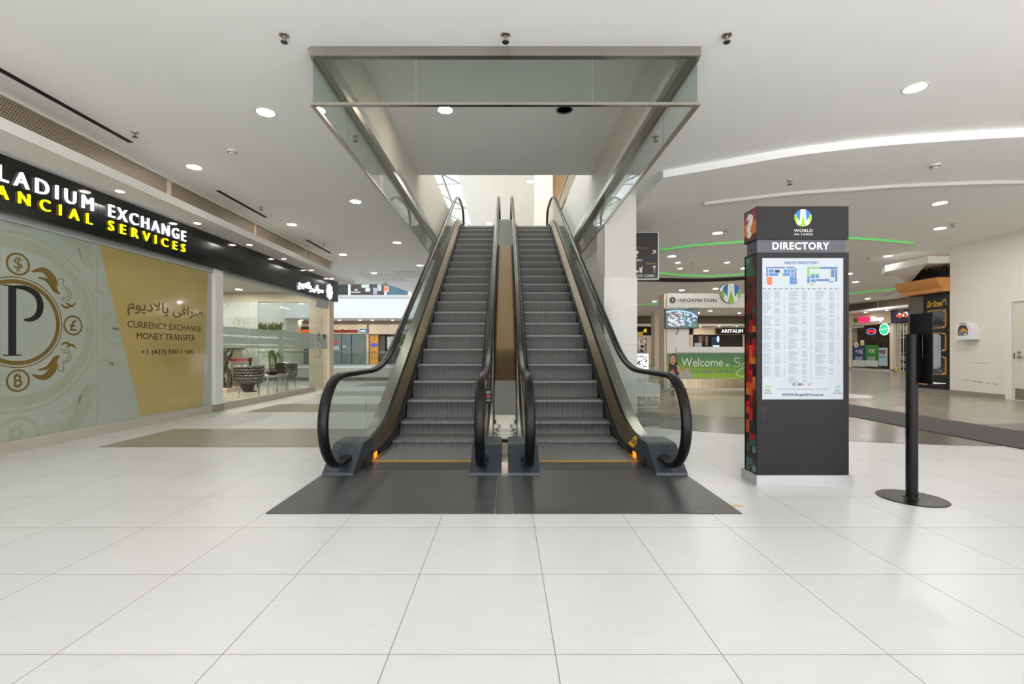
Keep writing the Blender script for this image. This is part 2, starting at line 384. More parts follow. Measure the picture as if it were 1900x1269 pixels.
# ================================================================ THE SETTING
ZC, ZD = 3.86, 3.75           # main ceiling, lowered ceiling on the right
struct('floor', MB().box(-16, 26, -2.9, 42, -.1, 0), M_FLOOR)  # stops short behind the camera so the added low glow reaches the ceiling
def inlay(name, pts, m, z=.004): return struct(name, MB().poly(Fr((0, 0, 0), (1, 0, 0), (0, 1, 0)), pts, 0, z), m)
T = .609; OY = 1.7035
for k, n in ((6, 0), (11, 1), (16, 2), (21, 3)):
    xr = -1.63 if k == 6 else -1.0
    inlay('floor_band', [(-4.67, OY+T*k), (xr, OY+T*k), (xr, OY+T*(k+2)), (-4.67, OY+T*(k+2))], M_FLOORT)
arc_in = cat_rom([(1.2, 7.35), (1.9, 6.85), (2.56, 6.43), (3.16, 6.16), (4.21, 5.71), (5.2, 5.455), (5.85, 5.40), (7.2, 5.42), (9.0, 5.75), (11.28, 6.4)], 6)
arc_out = cat_rom([(1.2, 9.4), (2.0, 8.7), (3.19, 8.03), (3.95, 7.70), (5.29, 7.17), (6.4, 7.02), (7.6, 7.05), (9.2, 7.4), (11.28, 8.0)], 6)
inlay('floor_dark_band', [tuple(p) for p in arc_in]+[tuple(p) for p in reversed(arc_out)], M_FLOORD)
inlay('floor_grey_field', [tuple(p) for p in arc_out]+[(11.28, 11.9), (19.7, 14.2), (19.7, 24), (19.4, 35.9), (1.2, 35.9)], M_FLOORG, .003)
inlay('floor_dark_strip', [(4.1, 11.6), (7.4, 11.0), (7.6, 11.6), (7.2, 12.4), (4.6, 12.75)], M_FLOORD, .005)
inlay('floor_dark_edge', [(19.0, 14.2), (19.4, 14.2), (18.2, 30), (17.6, 30)], M_FLOORD, .005)
inlay('floor_pale_circle', [(8.15+.75*math.cos(t*PI/16), 11.55+.75*math.sin(t*PI/16)) for t in range(32)], M_FLOOR, .005)
tag(MB().poly(Fr((0, 0, 0), (1, 0, 0), (0, 1, 0)), [(5.8, 4.3), (7.02, 4.3), (7.0, 10.6), (5.72, 10.6)], .0045, .013).build('carpet_runner', M_CARPET),
    'long charcoal carpet runner lying on the floor behind the hand sanitizer stand', 'carpet')

# ceilings
struct('ceiling', MB().box(-16, 24, -9, 4.25, ZC, ZC+.1).box(-16, -1.68, 4.25, 19.4, ZC, ZC+.1).box(1.66, 24, 4.25, 42, ZC, ZC+.1)
       .box(-1.68, 1.66, 14.8, 42, ZC, ZC+.1).poly(Fr((0, 0, 0), (1, 0, 0), (0, 1, 0)), [(-4.95, 19.4), (-1.68, 19.4), (-1.68, 36), (-2.6, 30), (-4.5, 21.8)], ZC, ZC+.1), M_CEIL)
crv = cat_rom([(2.41, 7.14), (3.18, 6.727), (3.915, 6.342), (4.68, 6.075), (5.33, 5.934), (6.42, 5.776), (8.2, 5.65), (11.5, 5.9)], 8)
struct('ceiling_lowered', MB().poly(Fr((0, 0, 0), (1, 0, 0), (0, 1, 0)), [tuple(p) for p in crv]+[(24, 5.9), (24, 42), (2.41, 42)], ZD, ZC+.02), M_CEIL)
struct('ceiling_recess', MB().box(-1.68, 1.66, 4.25, 9.03, 4.5, 5.0).box(-1.8, 1.78, 4.15, 4.25, ZC+.1, 4.7), M_CEIL)
struct('wall_escalator_well', MB().box(-1.80, -1.68, 4.25, 15.2, ZC, 5.22).box(1.66, 1.78, 4.25, 15.2, ZC, 5.22), M_WELL)
struct('floor_upper_level', MB().box(-16, -1.8, -9, 19.4, ZC+.1, 5.0).box(1.78, 24, -9, 42, ZC+.1, 5.0).box(-1.8, 1.78, 14.6, 34, ZC+.1, 5.0), M_WHITE)
struct('ceiling_upper_level', MB().box(-2.16, 9, 10, 32, 9.0, 9.1).box(-2.16, 9, 4.85, 10, 9, 9.1), M_WHITE)
struct('wall_upper_level', MB().box(-2.16, 9, 32, 32.15, 5, 9).box(1.08, 1.72, 17, 17.5, 5, 9), M_WHITE)
struct('wall_upper_brown', MB().box(1.72, 4, 17.8, 18, 5, 9), mat('brown_wall_panel', (168, 138, 104), .5, var=.04))
struct('wall_upper_side', MB().box(9, 9.15, 5, 32, 5, 9).box(-16, 9, 4.85, 5, 5, 9.2).box(-16.15, -16, 5, 40, 0, 9.4).box(-16, 9, 38.5, 38.6, 5, 9.4), M_WALL)
skg = glass_mat('skylight_glass', (205, 210, 212), .5)
struct('window_18', MB().box(-16, -8.2, 5, 40, 9.3, 9.32).add([(x, y, z) for y in (5, 40) for x, z in ((-8.2, 9.3), (-5.2, 10.9), (-2.16, 9.3), (-2.16, 9.32), (-5.2, 10.92), (-8.2, 9.32))], [(0, 1, 7, 6), (1, 2, 8, 7), (3, 4, 10, 9), (4, 5, 11, 10), (0, 5, 4, 1), (1, 4, 3, 2), (6, 7, 10, 11), (7, 8, 9, 10), (2, 3, 9, 8), (5, 0, 6, 11)]), skg)
# skylight frame high over the atrium
sk = MB()
for Y in (19, 23, 27, 31, 35):
    sk.tube([(-2.2, Y, 9.3), (-5.2, Y, 10.9), (-8.2, Y, 9.3)], .045, 6).tube([(-5.2, Y, 10.9), (-5.2, Y, 9.3)], .03, 6).tube([(-2.2, Y, 9.3), (-8.2, Y, 9.3)], .03, 6)
for x, z in ((-3.7, 10.1), (-5.2, 10.9), (-6.7, 10.1)): sk.tube([(x, 15, z), (x, 38, z)], .035, 6)
struct('trim_skylight_frame', sk, mat('grey_painted_steel', (150, 156, 160), .5))
# rear of the shops on the right, far wall
struct('wall_right', MB().box(11.3, 11.6, -9, 10.54, 0, ZC).box(11.3, 11.6, 10.54, 11.87, 0, ZC).box(11.3, 11.6, 8.9, 10.54, 2.28, ZC) if False else
       MB().box(11.3, 11.6, 10.42, 11.87, 0, ZC).box(11.3, 11.6, -9, 9.38, 0, ZC).box(11.3, 11.6, 9.38, 10.42, 2.2, ZC), M_WALL)
struct('wall_far', MB().box(-16, 26, 38.2, 38.5, 0, 9).box(2.0, 19.9, 36, 36.2, 3.12, ZD), M_BEIGE)
struct('wall_far_right', MB().box(20.0, 20.3, 13, 40, 3.31, ZD).box(20.0, 20.3, 27.56, 40, 0, 3.31).box(20.0, 20.3, 13, 22.3, 0, 3.31).box(21.9, 22, 13, 40, 0, ZD), M_BEIGE)
struct('baseboard_right', MB().box(11.285, 11.3, 10.54, 11.87, 0, .11).box(11.285, 11.3, -9, 9.26, 0, .11), mat('grey_baseboard', (148, 138, 126), .5))
# door in the right wall
dr = struct('door_1', MB().box(11.325, 11.37, 9.38, 10.42, .005, 2.195), mat('door_paint', (214, 207, 196), .5, var=.01))
MB().box(11.285, 11.32, 10.415, 10.54, 0, 2.29).box(11.285, 11.32, 9.26, 9.385, 0, 2.29).box(11.285, 11.35, 9.38, 10.42, 2.19, 2.29).build('door_frame', M_WHITE, dr)
RW = Fr((11.325, 10.28, 0), (0, -1, 0))
MB().disc(RW, 0, .96, .035, 0, .02).tube([RW.p(0, .96, .01), RW.p(0, .96, .06), RW.p(.03, .96, .065), RW.p(.13, .955, .065)], .011, 8).build('door_handle', M_CHROME, dr)
MB().disc(RW, 0, 1.06, .03, 0, .025).build('door_lock', M_CHROME, dr)
MB().fbox(RW, -.115, -.1, .92, 1.05, -.005, .004).build('strike_plate', M_BLACK, dr)
MB().fbox(RW, -.09, .85, .02, .27, 0, .003).build('kick_plate', M_STEEL, dr)
mk = MB()
WR = Fr((11.3, 0, 0), (0, -1, 0))
for i in range(14):
    a = -11.55+.06*i+random.uniform(-.01, .01); mk.fbox(WR, a, a+random.uniform(.02, .07), .37-.004*i, .385-.004*i+random.uniform(0, .01), 0, .001)
mk.fbox(WR, -11.3, -10.95, .80, .81, 0, .0008)
struct('wall_scuff', mk, mat('scuff', (150, 145, 136), .8))
# column behind the right escalator
cw = MB().box(1.747, 2.302, 8.22, 8.92, 0, ZC)
co = struct('column', cw, M_WHITE)
cl = MB()
for z0, z1 in ((.0, 1.2), (1.205, 2.39)):
    cl.box(1.735, 2.314, 8.205, 8.22, z0, z1).box(1.735, 1.747, 8.22, 8.92, z0, z1).box(2.302, 2.314, 8.22, 8.92, z0, z1)
cl.build('column_cladding', M_GLOSSW, co)

# ---------------------------------------------------------------- left shopfront
SO = Vector((-5.46, 0, 0)); SR = Vector((.02, 1, 0)).normalized()
SF = Fr(SO, SR)
def Ys(px, w=0.0): return (5.46-w)/(.02+(CX-px)/F)
def sx(Y): return -5.46+.02*Y
def S(px, py, w=0.0):
    Y = Ys(px, w); return (Y*1.0002, PZ(py, Y))
# walls of the shop that are not glass
struct('wall_shop_header', MB().fbox(SF, -9, 14.0, 2.56, 3.165, -.25, -.13), M_BEIGE)
struct('floor_shop', MB().poly(Fr((0, 0, 0), (1, 0, 0), (0, 1, 0)), [(-16, -9), (-5.66, -9), (-5.2, 13.95), (-16, 13.95)], 0, .004), M_SHOPF)
struct('ceiling_shop', MB().box(-16, -5.64, -9, 8.3, 2.85, 2.95).box(-16, -5.4, 8.3, 14.0, 2.85, 2.95), M_CEIL)
struct('wall_shop_back', MB().box(-12.2, -12.0, -9, 14, 0, 2.9).box(-12, -5.75, 8.0, 8.1, 0, 2.85), M_WALL)
base = MB().fbox(SF, -9, 8.41, 0, .13, -.06, .03).fbox(SF, 8.63, 12.73, 0, .13, -.06, .03)
struct('baseboard_shopfront', base, M_STONE)
post = struct('trim_shopfront_post', MB().fbox(SF, 8.41, 8.63, .1, 2.57, -.16, .07), M_WHITE)
MB().fbox(SF, 8.40, 8.64, 0, .13, -.16, .08).build('post_base', mat('post_base_stone', (150, 136, 122), .5), post)
struct('trim_shopfront_end_post', MB().fbox(SF, 13.6, 13.92, 0, 2.57, -.12, .06), M_BEIGE)
struct('trim_shopfront_head', MB().fbox(SF, -9, 13.6, 2.5, 2.57, -.05, .03), M_ALU)
# clear panes
edges = [8.63, 9.55, 10.57, 11.58, 12.73]
for i in range(4):
    w = struct('window_%d' % (i+1), MB().fbox(SF, edges[i]+.004, edges[i+1]-.004, .13, 2.5, -.006, .006), M_SHOPG)
    if i < 4:
        bands = ((1.15, 1.215), (1.24, 1.375), (1.41, 1.56)) if i < 3 else ((1.155, 1.56),)
        fb = MB()
        for b0, b1 in bands: fb.fbox(SF, edges[i]+.004, edges[i+1]-.004, b0, b1, .007, .009)
        fb.build('frosted_band', M_FROST, w)
sd = struct('door_2', MB().fbox(SF, 12.75, 13.58, .02, 2.32, -.006, .006), M_SHOPG)
MB().fbox(SF, 12.75, 13.58, 2.32, 2.5, -.03, .03).build('door_header', M_ALU, sd)
h = [SF.p(12.92, .93, .012), SF.p(12.92, .93, .06), SF.p(12.92, .96, .07), SF.p(12.92, 1.25, .07), SF.p(12.92, 1.28, .06), SF.p(12.92, 1.28, .012)]
MB().tube(h, .014, 8).build('door_handle', M_CHROME, sd)
MB().fbox(SF, 12.75, 13.58, 1.155, 1.56, .007, .009).build('frosted_band', M_FROST, sd)
MB().fbox(SF, 13.3, 13.42, 1.45, 1.58, .01, .012).fbox(SF, 12.95, 13.02, 1.5, 1.6, .01, .012).fbox(SF, 12.97, 13.03, 1.38, 1.44, .01, .012).build('door_sticker', M_BLACK, sd)
# film-covered panes with the printed emblem
fe = [-3.1, -1.95, -.8, .35, 1.5, 2.65, 3.8, 4.95, 6.107, 7.26, 8.41]
wn = None
film = []
for i in range(len(fe)-1):
    wn = struct('window_%d' % (i+5), MB().fbox(SF, fe[i]+.003, fe[i+1]-.003, .13, 2.5, -.012, .0), M_FILM); film.append(wn)
P = film[-3]   # the pane the emblem sits on carries the print
def gpoly(pts): return [S(*q) for q in pts]
MB().poly(SF, gpoly([(183, 452), (262, 772), (376, 753), (386, 503)]), 0, .0015).build('gold_field', M_GOLDF, film[-1])
ec, ez = 5.13, 1.417
def swirl(mb, k, d0, d1, cc=(ec, ez), outline=False):
    """acanthus leaves on the emblem's diagonals"""
    for sy in (1, -1):
        def q(r, t): a = math.radians(t)*sy; return (cc[0]+k*r*math.cos(a), cc[1]+k*r*math.sin(a))
        lf = cat_rom([q(.60, 76), q(.68, 66), q(.66, 55), q(.585, 46), q(.60, 38)], 7)
        mb.stroke(SF, [tuple(p) for p in lf], [k*.085*math.sin(PI*(i+.6)/(len(lf)+.2))+.004*k for i in range(len(lf))], d0, d1)
        l2 = cat_rom([q(.57, 68), q(.60, 58), q(.565, 48)], 7)
        mb.stroke(SF, [tuple(p) for p in l2], [k*.035*math.sin(PI*(i+.6)/(len(l2)+.2))+.003*k for i in range(len(l2))], d0, d1)
        for r0 in (.56, .63):
            l3 = cat_rom([q(r0-.02, 27), q(r0+.035, 21), q(r0+.10, 23)], 6)
            mb.stroke(SF, [tuple(p) for p in l3], [k*.028*math.sin(PI*(i+.6)/(len(l3)+.2))+.003*k for i in range(len(l3))], d0, d1)
        tu = cat_rom([q(.575, 32), q(.66, 28), q(.735, 34), q(.70, 43), q(.76, 47), q(.70, 50), q(.65, 46)], 6)
        mb.stroke(SF, [tuple(p) for p in tu], k*.008, d0, d1)
        tu = cat_rom([q(.60, 33), q(.67, 31), q(.70, 37), q(.66, 43)], 6)
        mb.stroke(SF, [tuple(p) for p in tu], k*.007, d0, d1)
def coins(mb, k, d0, d1, cc=(ec, ez), syms='$£B'):
    for ang, s in zip((90, 0, -90), syms):
        a = cc[0]+.64*k*math.cos(math.radians(ang)); b = cc[1]+.64*k*math.sin(math.radians(ang))
        mb.ring(SF, a, b, .103*k, .125*k, d0, d1)
        mb.text(SF, s, a-.045*k, b-.068*k, .09*k, .136*k, d0, d1, bold=0 if s == '$' else .02)
        if s in '$B':
            for o in (-.014, .014):
                for y in (-.082, .066): mb.fbox(SF, a+(o-.006)*k, a+(o+.006)*k, b+y*k, b+(y+.018)*k, d0, d1)
        if s == '£': mb.fbox(SF, a-.04*k, a+.03*k, b-.012*k, b+.002*k, d0, d1)
f = MB(); f.ring(SF, ec, ez, .81, .93, 0, .0008, 56).ring(SF, ec, ez, .97, 1.0, 0, .0008, 56); coins(f, 2.0, 0, .0008, (ec, ez)); swirl(f, 2.0, 0, .0008)
f.build('faint_emblem_print', M_GOLDP, film[-2])
g = MB().ring(SF, ec, ez, .425, .47, .001, .002, 64).ring(SF, ec, ez, .49, .50, .001, .002, 64); coins(g, 1.0, .001, .002); swirl(g, 1.0, .001, .002)
g.build('gold_emblem_print', M_GOLD, P)
pl = MB().fbox(SF, 5.03, 5.11, 1.06, 1.80, .001, .002).fbox(SF, 4.98, 5.17, 1.05, 1.065, .001, .002).fbox(SF, 4.98, 5.2, 1.80, 1.815, .001, .002)
bow = cat_rom([(5.09, 1.805), (5.22, 1.80), (5.33, 1.74), (5.37, 1.63), (5.345, 1.52), (5.27, 1.46), (5.19, 1.45)], 7)
pl.stroke(SF, [tuple(p) for p in bow], [.02+.055*math.sin(PI*min(1, (i+1)/(len(bow)-1)))**.8 for i in range(len(bow))], .001, .002)
pl.build('letter_print', M_DKTXT, P)
FA = '\uFEE1\uFEEE\uFBFE\uFEA9\uFEFB\uFE8E\uFB58 \uFBFD\uFED3\uFE8D\uFEAE\uFEBB'
MB().text(SF, FA, 6.575, 1.60, 1.60, .255, .0015, .0025, bold=.018).build('script_lettering', M_BROWNP, film[-1])
tx = MB().text(SF, 'CURRENCY EXCHANGE', 6.58, 1.433, 1.55, .098, .0015, .0025).text(SF, 'MONEY TRANSFER', 6.74, 1.272, 1.23, .098, .0015, .0025)
tx.text(SF, '+1 (437) 500 1 500', 6.82, 1.03, 1.11, .094, .0015, .0025, bold=.008)
tx.build('dark_lettering', M_PRINT, film[-1])
# view into the shop: rear glazing on to the atrium
struct('wall_shop_end', MB().box(-12, -5.3, 14.0, 14.15, 2.56, 2.95).box(-5.9, -5.42, 14.0, 14.15, 0, 2.56), mat('taupe_shop_wall', (176, 168, 152), .5))
pe = MB().box(-8.75, -7.42, 13.98, 13.995, .1, 2.56)
w20 = struct('window_16', MB().box(-12, -7.4, 14.0, 14.012, .02, 2.56), M_SHOPG)
struct('window_17', MB().box(-7.39, -5.9, 14.0, 14.012, .02, 2.56), M_SHOPG)
WE = Fr((0, 13.985, 0))
pe.build('frosted_panel', mat('frosted_white_panel', (176, 182, 182), .4), w20)
q = MB().ring(WE, -7.98, 1.93, .145, .165, .006, .012).text(WE, '$', -8.03, 1.84, .1, .18, .006, .012)
for o in (0, .5, 1.0):
    q.stroke(WE, [tuple(p) for p in cat_rom([(-8.4+o*.2, 1.6-.6*o), (-8.0+o*.1, 1.65-.5*o), (-7.7, 1.45-.4*o), (-7.5, 1.0-.3*o)], 8)], .035, .006, .012)
q.build('emblem_print', mat('pale_gold_print', (160, 156, 128), .5), w20)

# fascia sign over the shopfront
SG = Fr(SO+Vector((.12, 0, 0)), SR)
sg = thing('fascia_sign', (-5.3, 5, 2.57), 'long black shop fascia sign with lit white and yellow capital letters', 'sign')
pnl = MB()
for a0, a1 in ((-9, -3.0), (-2.995, 1.2), (1.205, 5.98), (5.985, 9.75), (9.755, 14.1)): pnl.fbox(SG, a0, a1, 2.57, 3.15, -.12, 0)
pnl.build('sign_panel', M_SIGN, sg)
MB().fbox(SG, -9, 14.1, 3.15, 3.168, -.12, .01).build('top_trim', M_ALU, sg)
MB().text(SG, 'PALADIUM', 4.43, 2.865, 1.46, .165, .004, .03, sp=1.5).text(SG, 'EXCHANGE', 6.12, 2.865, 1.43, .165, .004, .03, bold=.0, sp=1.35).build_split('white_letter', M_LETW, sg)
MB().text(SG, 'FINANCIAL', 4.26, 2.69, 1.62, .13, .004, .025, bold=.0, sp=2.0).text(SG, 'SERVICES', 6.12, 2.69, 1.42, .13, .004, .025, bold=.0, sp=1.8).build_split('yellow_letter', M_LETY, sg)
MB().text(SG, FA, 11.47, 2.60, 1.48, .27, .004, .04, bold=.008).build('script_lettering', M_LETW, sg)
em = MB()
for k in range(8):
    t = k*PI/4; em.disc(SG, 13.42+.15*math.cos(t), 2.79+.16*math.sin(t), .065, .004, .03, 14)
em.disc(SG, 13.42, 2.79, .15, .004, .03).text(SG, 'P', 13.37, 2.70, .1, .18, .03, .034)
em.build('round_emblem', M_LETW, sg)
# canopy with its mesh grille above
struct('ceiling_canopy', MB().box(-5.42, -4.70, -9, 14.6, 3.17, 3.285), M_WHITE)
struct('wall_above_canopy', MB().box(-5.5, -5.41, -9, 14.6, 3.285, ZC), M_BEIGE)
ge = [-9, -5.4, -2.8, -.25, 2.33, 4.91, 7.49, 10.07, 12.65, 14.4]
for a, b in zip(ge, ge[1:]):
    if b > 1: tag(MB().box(-5.405, -5.39, a+.06, b-.06, 3.30, 3.825).build('mesh_grille', M_GRILL), 'perforated brown metal grille panel set between ceiling and white shop canopy', 'grille', 'perforated grilles above the left canopy')
struct('trim_canopy_lip', MB().box(-5.42, -5.36, -9, 14.6, 3.83, ZC), M_WHITE)

# ---------------------------------------------------------------- shop interior
def hex_chair(name, loc, rz, label):
    t = thing(name, loc, label, 'chair'); x, y, z = loc
    # barrel back wrapped round the seat, cut into honeycomb
    bk = MB(); R = .31
    def cyl(a, z_): return Vector((x+R*math.cos(a+rz), y+R*math.sin(a+rz), z_))
    b2 = MB()
    rows, colsn = 5, 18; hz = .062
    for r in range(rows):
        for c in range(colsn):
            a = math.radians(-20+c*(220/colsn)+(6 if r % 2 else 0)); zz = .42+r*hz*1.02+.03
            pts = [cyl(a+math.radians(7.0)*math.cos(PI/6+k*PI/3), z+zz+.038*math.sin(PI/6+k*PI/3)) for k in range(7)]
            b2.tube(pts, .011, 5)
    b2.build('honeycomb_back', M_CHROME, t)
    sh = MB()
    n = 26
    for (r0, r1, z0, z1) in ((.285, .30, .40, .74),):
        vs = []; 
        for i in range(n+1):
            a = math.radians(-22+i*224/n)+rz
            for rr in (r0, r1):
                for zz in (z0, z1): vs.append((x+rr*math.cos(a), y+rr*math.sin(a), z+zz))
        fs = []
        for i in range(n):
            p, q = 4*i, 4*i+4
            fs += [(p, q, q+1, p+1), (p+2, p+3, q+3, q+2), (p+1, q+1, q+3, p+3), (p, p+2, q+2, q)]
        fs += [(0, 1, 3, 2), (4*n, 4*n+2, 4*n+3, 4*n+1)]
        sh.add(vs, fs)
    sh.build('back_shell', mat('smoky_upholstery', (58, 60, 57), .4, var=.15, scale=12), t)
    MB().lathe(x, y, [(.0, z+.36), (.27, z+.36), (.285, z+.38), (.285, z+.44), (.26, z+.465), (0, z+.47)], 28).build('seat', mat('grey_seat_fabric', (110, 108, 100), .7), t)
    tr = MB(); tr.tube([cyl(math.radians(-22+i*224/20), z+.755) for i in range(21)], .016, 6); tr.build('top_rail', M_CHROME, t)
    for k in range(4):
        a = PI/4+k*PI/2+rz
        MB().tube([(x+.24*math.cos(a), y+.24*math.sin(a), z+.37), (x+.29*math.cos(a), y+.29*math.sin(a), z+.012)], [.016, .012], 8).build('leg', M_CHROME, t)
    return t
FZ = .004
hex_chair('lounge_chair', (-5.83, 10.6, FZ), PI+.5, 'chrome honeycomb tub chair behind the shop glass, beside the low table')
hex_chair('lounge_chair', (-5.97, 12.62, FZ), -.6, 'second honeycomb tub chair in the shop, nearer the glass door')
t = thing('side_table', (-5.77, 11.55, FZ), 'small low table with pale top and chrome legs between two tub chairs', 'table')
MB().bbox(Fr((-5.77, 11.55, 0), (1, 0, 0), (0, 1, 0)), -.26, .26, -.26, .26, .47, .50, .03).build('table_top', mat('pale_stone_top', (196, 190, 176), .25), t)
for sx_ in (-1, 1):
    for sy_ in (-1, 1): MB().box(-5.77+sx_*.22-.015, -5.77+sx_*.22+.015, 11.55+sy_*.22-.015, 11.55+sy_*.22+.015, FZ, .47).build('leg', M_CHROME, t)
t = thing('potted_bamboo', (-5.77, 11.55, .50), 'lucky bamboo with drooping leaves in a shallow black bowl on the low table', 'plant')
MB().lathe(-5.77, 11.55, [(0, .50), (.09, .50), (.155, .57), (.165, .585), (.15, .585), (0, .565)], 24).build('bowl', M_BLACK, t)
for k in range(9):
    a = k*2.4; r = .05+.012*(k % 3); tx_ = -5.77+r*math.cos(a); ty = 11.55+r*math.sin(a)
    MB().tube([(tx_, ty, .57), (tx_+.01*math.cos(a), ty, .75), (tx_+.03*math.cos(a), ty+.02*math.sin(a), .95+.03*(k % 4))], .011, 6).build('stalk', mat('bamboo_stalk', (128, 122, 60), .4, var=.15), t)
lf = MB()
for k in range(30):
    a = random.uniform(0, 2*PI); z0 = random.uniform(.86, 1.02); ln = random.uniform(.16, .34); cx, cy = -5.77+.04*math.cos(a), 11.55+.04*math.sin(a)
    pts = [(cx+ln*u*math.cos(a), cy+ln*u*math.sin(a), z0+.16*math.sin(PI*u*.9)-.12*u*u) for u in (0, .25, .5, .75, 1)]
    wv = [.006, .018, .02, .013, .002]; sd_ = Vector((-math.sin(a), math.cos(a), 0))
    vs = [];
    for p_, w_ in zip(pts, wv): vs += [Vector(p_)+sd_*w_, Vector(p_)-sd_*w_+Vector((0, 0, .002))]
    lf.add(vs, [(2*i, 2*i+1, 2*i+3, 2*i+2) for i in range(4)], True)
o = lf.build('leaves', M_LEAF, t, fix=False)
t = thing('belt_stanchion', (-6.84, 12.5, FZ), 'black crowd-control post with a red belt inside the shop', 'stanchion')
MB().lathe(-6.84, 12.5, [(0, FZ), (.16, FZ), (.165, .02), (.04, .04), (.032, .05), (.032, .80), (0, .80)]).build('post', M_BLACK, t)
MB().lathe(-6.84, 12.5, [(0, .80), (.045, .80), (.045, .90), (.03, .915), (0, .915)]).build('belt_head', M_BLACK, t)
MB().box(-7.9, -6.88, 12.495, 12.5, .83, .88).build('belt', mat('red_belt', (176, 32, 40), .6), t)
t = thing('planter', (-7.15, 12.95, FZ), 'dark red planter bowl with broad green leaves on the shop floor', 'plant')
MB().lathe(-7.15, 12.95, [(0, FZ), (.14, FZ), (.23, .26), (.21, .26), (0, .22)]).build('bowl', mat('maroon_ceramic', (70, 34, 34), .3), t)
lf = MB()
for k in range(16):
    a = k*2.399; ln = .28+.02*(k % 5); pts = [(-7.15+ln*u*math.cos(a)*.8, 12.95+ln*u*math.sin(a)*.8, .22+.62*u-.25*u*u) for u in (0, .35, .7, 1)]
    sd_ = Vector((-math.sin(a), math.cos(a), 0)); vs = []
    for p_, w_ in zip(pts, (.01, .06, .055, .005)): vs += [Vector(p_)+sd_*w_, Vector(p_)-sd_*w_]
    lf.add(vs, [(2*i, 2*i+1, 2*i+3, 2*i+2) for i in range(3)], True)
lf.build('leaves', M_LEAF, t, fix=False)
t = thing('tree_sculpture', (-7.5, 12.4, FZ), 'dark twisted tree-trunk sculpture inside the shop by the white post', 'sculpture')
MB().box(-7.75, -7.25, 12.15, 12.65, FZ, .12).build('plinth', M_BEIGE, t)
sc = MB()
for pts, r0 in (([(-7.35, 10.2, .1), (-7.42, 10.2, .45), (-7.30, 10.22, .8), (-7.38, 10.2, 1.12)], .10), ([(-7.22, 10.2, .1), (-7.2, 10.25, .4), (-7.32, 10.22, .75)], .07),
                ([(-7.5, 10.15, .1), (-7.48, 10.2, .5), (-7.36, 10.2, .9), (-7.2, 10.25, 1.2)], .06), ([(-7.3, 10.2, .8), (-7.15, 10.2, 1.0), (-7.12, 10.2, 1.22)], .045)):
    pp = [p_+Vector((-.15, 2.2, 0)) for p_ in cat_rom(pts, 5)]; sc.tube(pp, [r0*(1.15-.6*i/len(pp))*(1+.15*math.sin(i*2)) for i in range(len(pp))], 9)
sc.build('trunk', mat('weathered_bronze', (72, 70, 64), .45, .4, var=.3, scale=18, bump=.5), t)
t = thing('reception_desk', (-7.95, 13.4, FZ), 'taupe reception desk inside the shop, left of the red belt', 'desk')
MB().box(-8.9, -7.72, 13.1, 13.7, FZ, 1.14).build('body', mat('taupe_laminate', (168, 158, 142), .4), t)
MB().box(-8.95, -7.67, 13.05, 13.75, 1.14, 1.18).build('worktop', mat('dark_worktop', (60, 48, 40), .3), t)
# wall planter of lime leaves on the far side of the glass
t = thing('hanging_planter', (-8.1, 16.3, 1.62), 'row of lime green spiky plants in a long trough beyond the shop glass', 'plant')
MB().box(-8.8, -7.75, 16.1, 16.5, 1.68, 1.82).build('trough', M_WHITE, t)
MB().box(-8.75, -8.67, 16.2, 16.4, 0, 1.68).box(-7.88, -7.8, 16.2, 16.4, 0, 1.68).build('stand', M_WHITE, t)
lf = MB()
for k in range(90):
    x0 = -8.72+.9*random.random(); a = random.uniform(0, 2*PI); ln = random.uniform(.2, .4)
    pts = [(x0+.5*ln*u*math.cos(a), 16.3+.4*ln*u*math.sin(a), 1.80+ln*u*(1.3-.5*u)) for u in (0, .4, .75, 1)]
    sd_ = Vector((-math.sin(a), math.cos(a), 0)); vs = []
    for p_, w_ in zip(pts, (.012, .02, .014, .002)): vs += [Vector(p_)+sd_*w_, Vector(p_)-sd_*w_]
    lf.add(vs, [(2*i, 2*i+1, 2*i+3, 2*i+2) for i in range(3)], True)
lf.build('leaves', M_LEAFY, t, fix=False)

# ================================================================ ESCALATORS
SL = math.tan(math.radians(30)); RISE = 5.0; YB = 5.5; YT = YB+RISE/SL
def g_(t, a): return 0 if t < -a else ((t+a)**2/(4*a) if t < a else t)
def prof(Y, a=.45, b=.8, y0=0.0): return SL*(g_(Y-YB-y0, a)-g_(Y-YT-y0, b))
def hz_(Y): return prof(Y, .55, .9, .04)+.888
YEND = 15.7
def rail_path(off=0.0, step=.12):
    """(Y, Z, nY, nZ): the handrail's centre line, newel to newel"""
    pts = [(4.36, .122), (4.22, .118)]
    r = .385; c = (4.10, .888-r)
    for k in range(17):
        t = -PI/2-PI*k/16; pts.append((c[0]+(r+.0)*math.cos(t)*1.04, c[1]+r*math.sin(t)))
    Y = 4.25
    while Y < YEND: pts.append((Y, hz_(Y))); Y += step
    c = (YEND, 5.888-r)
    for k in range(17):
        t = PI/2-PI*k/16; pts.append((c[0]+r*math.cos(t)*1.04, c[1]+r*math.sin(t)))
    pts += [(YEND-.2, 5.118)]
    out = []
    for i, p in enumerate(pts):
        a = pts[max(0, i-1)]; b = pts[min(len(pts)-1, i+1)]
        t = Vector((b[0]-a[0], b[1]-a[1])).normalized(); n = (-t.y, t.x)
        # bottom run goes towards -Y first, so the outward normal points down there and up on top
        n = (t.y*-1, t.x)
        out.append((p[0], p[1], n[0], n[1]))
    return out
def ysamp(a, b, step=.12):
    n = max(1, int(round((b-a)/step))); return [a+(b-a)*i/n for i in range(n+1)]
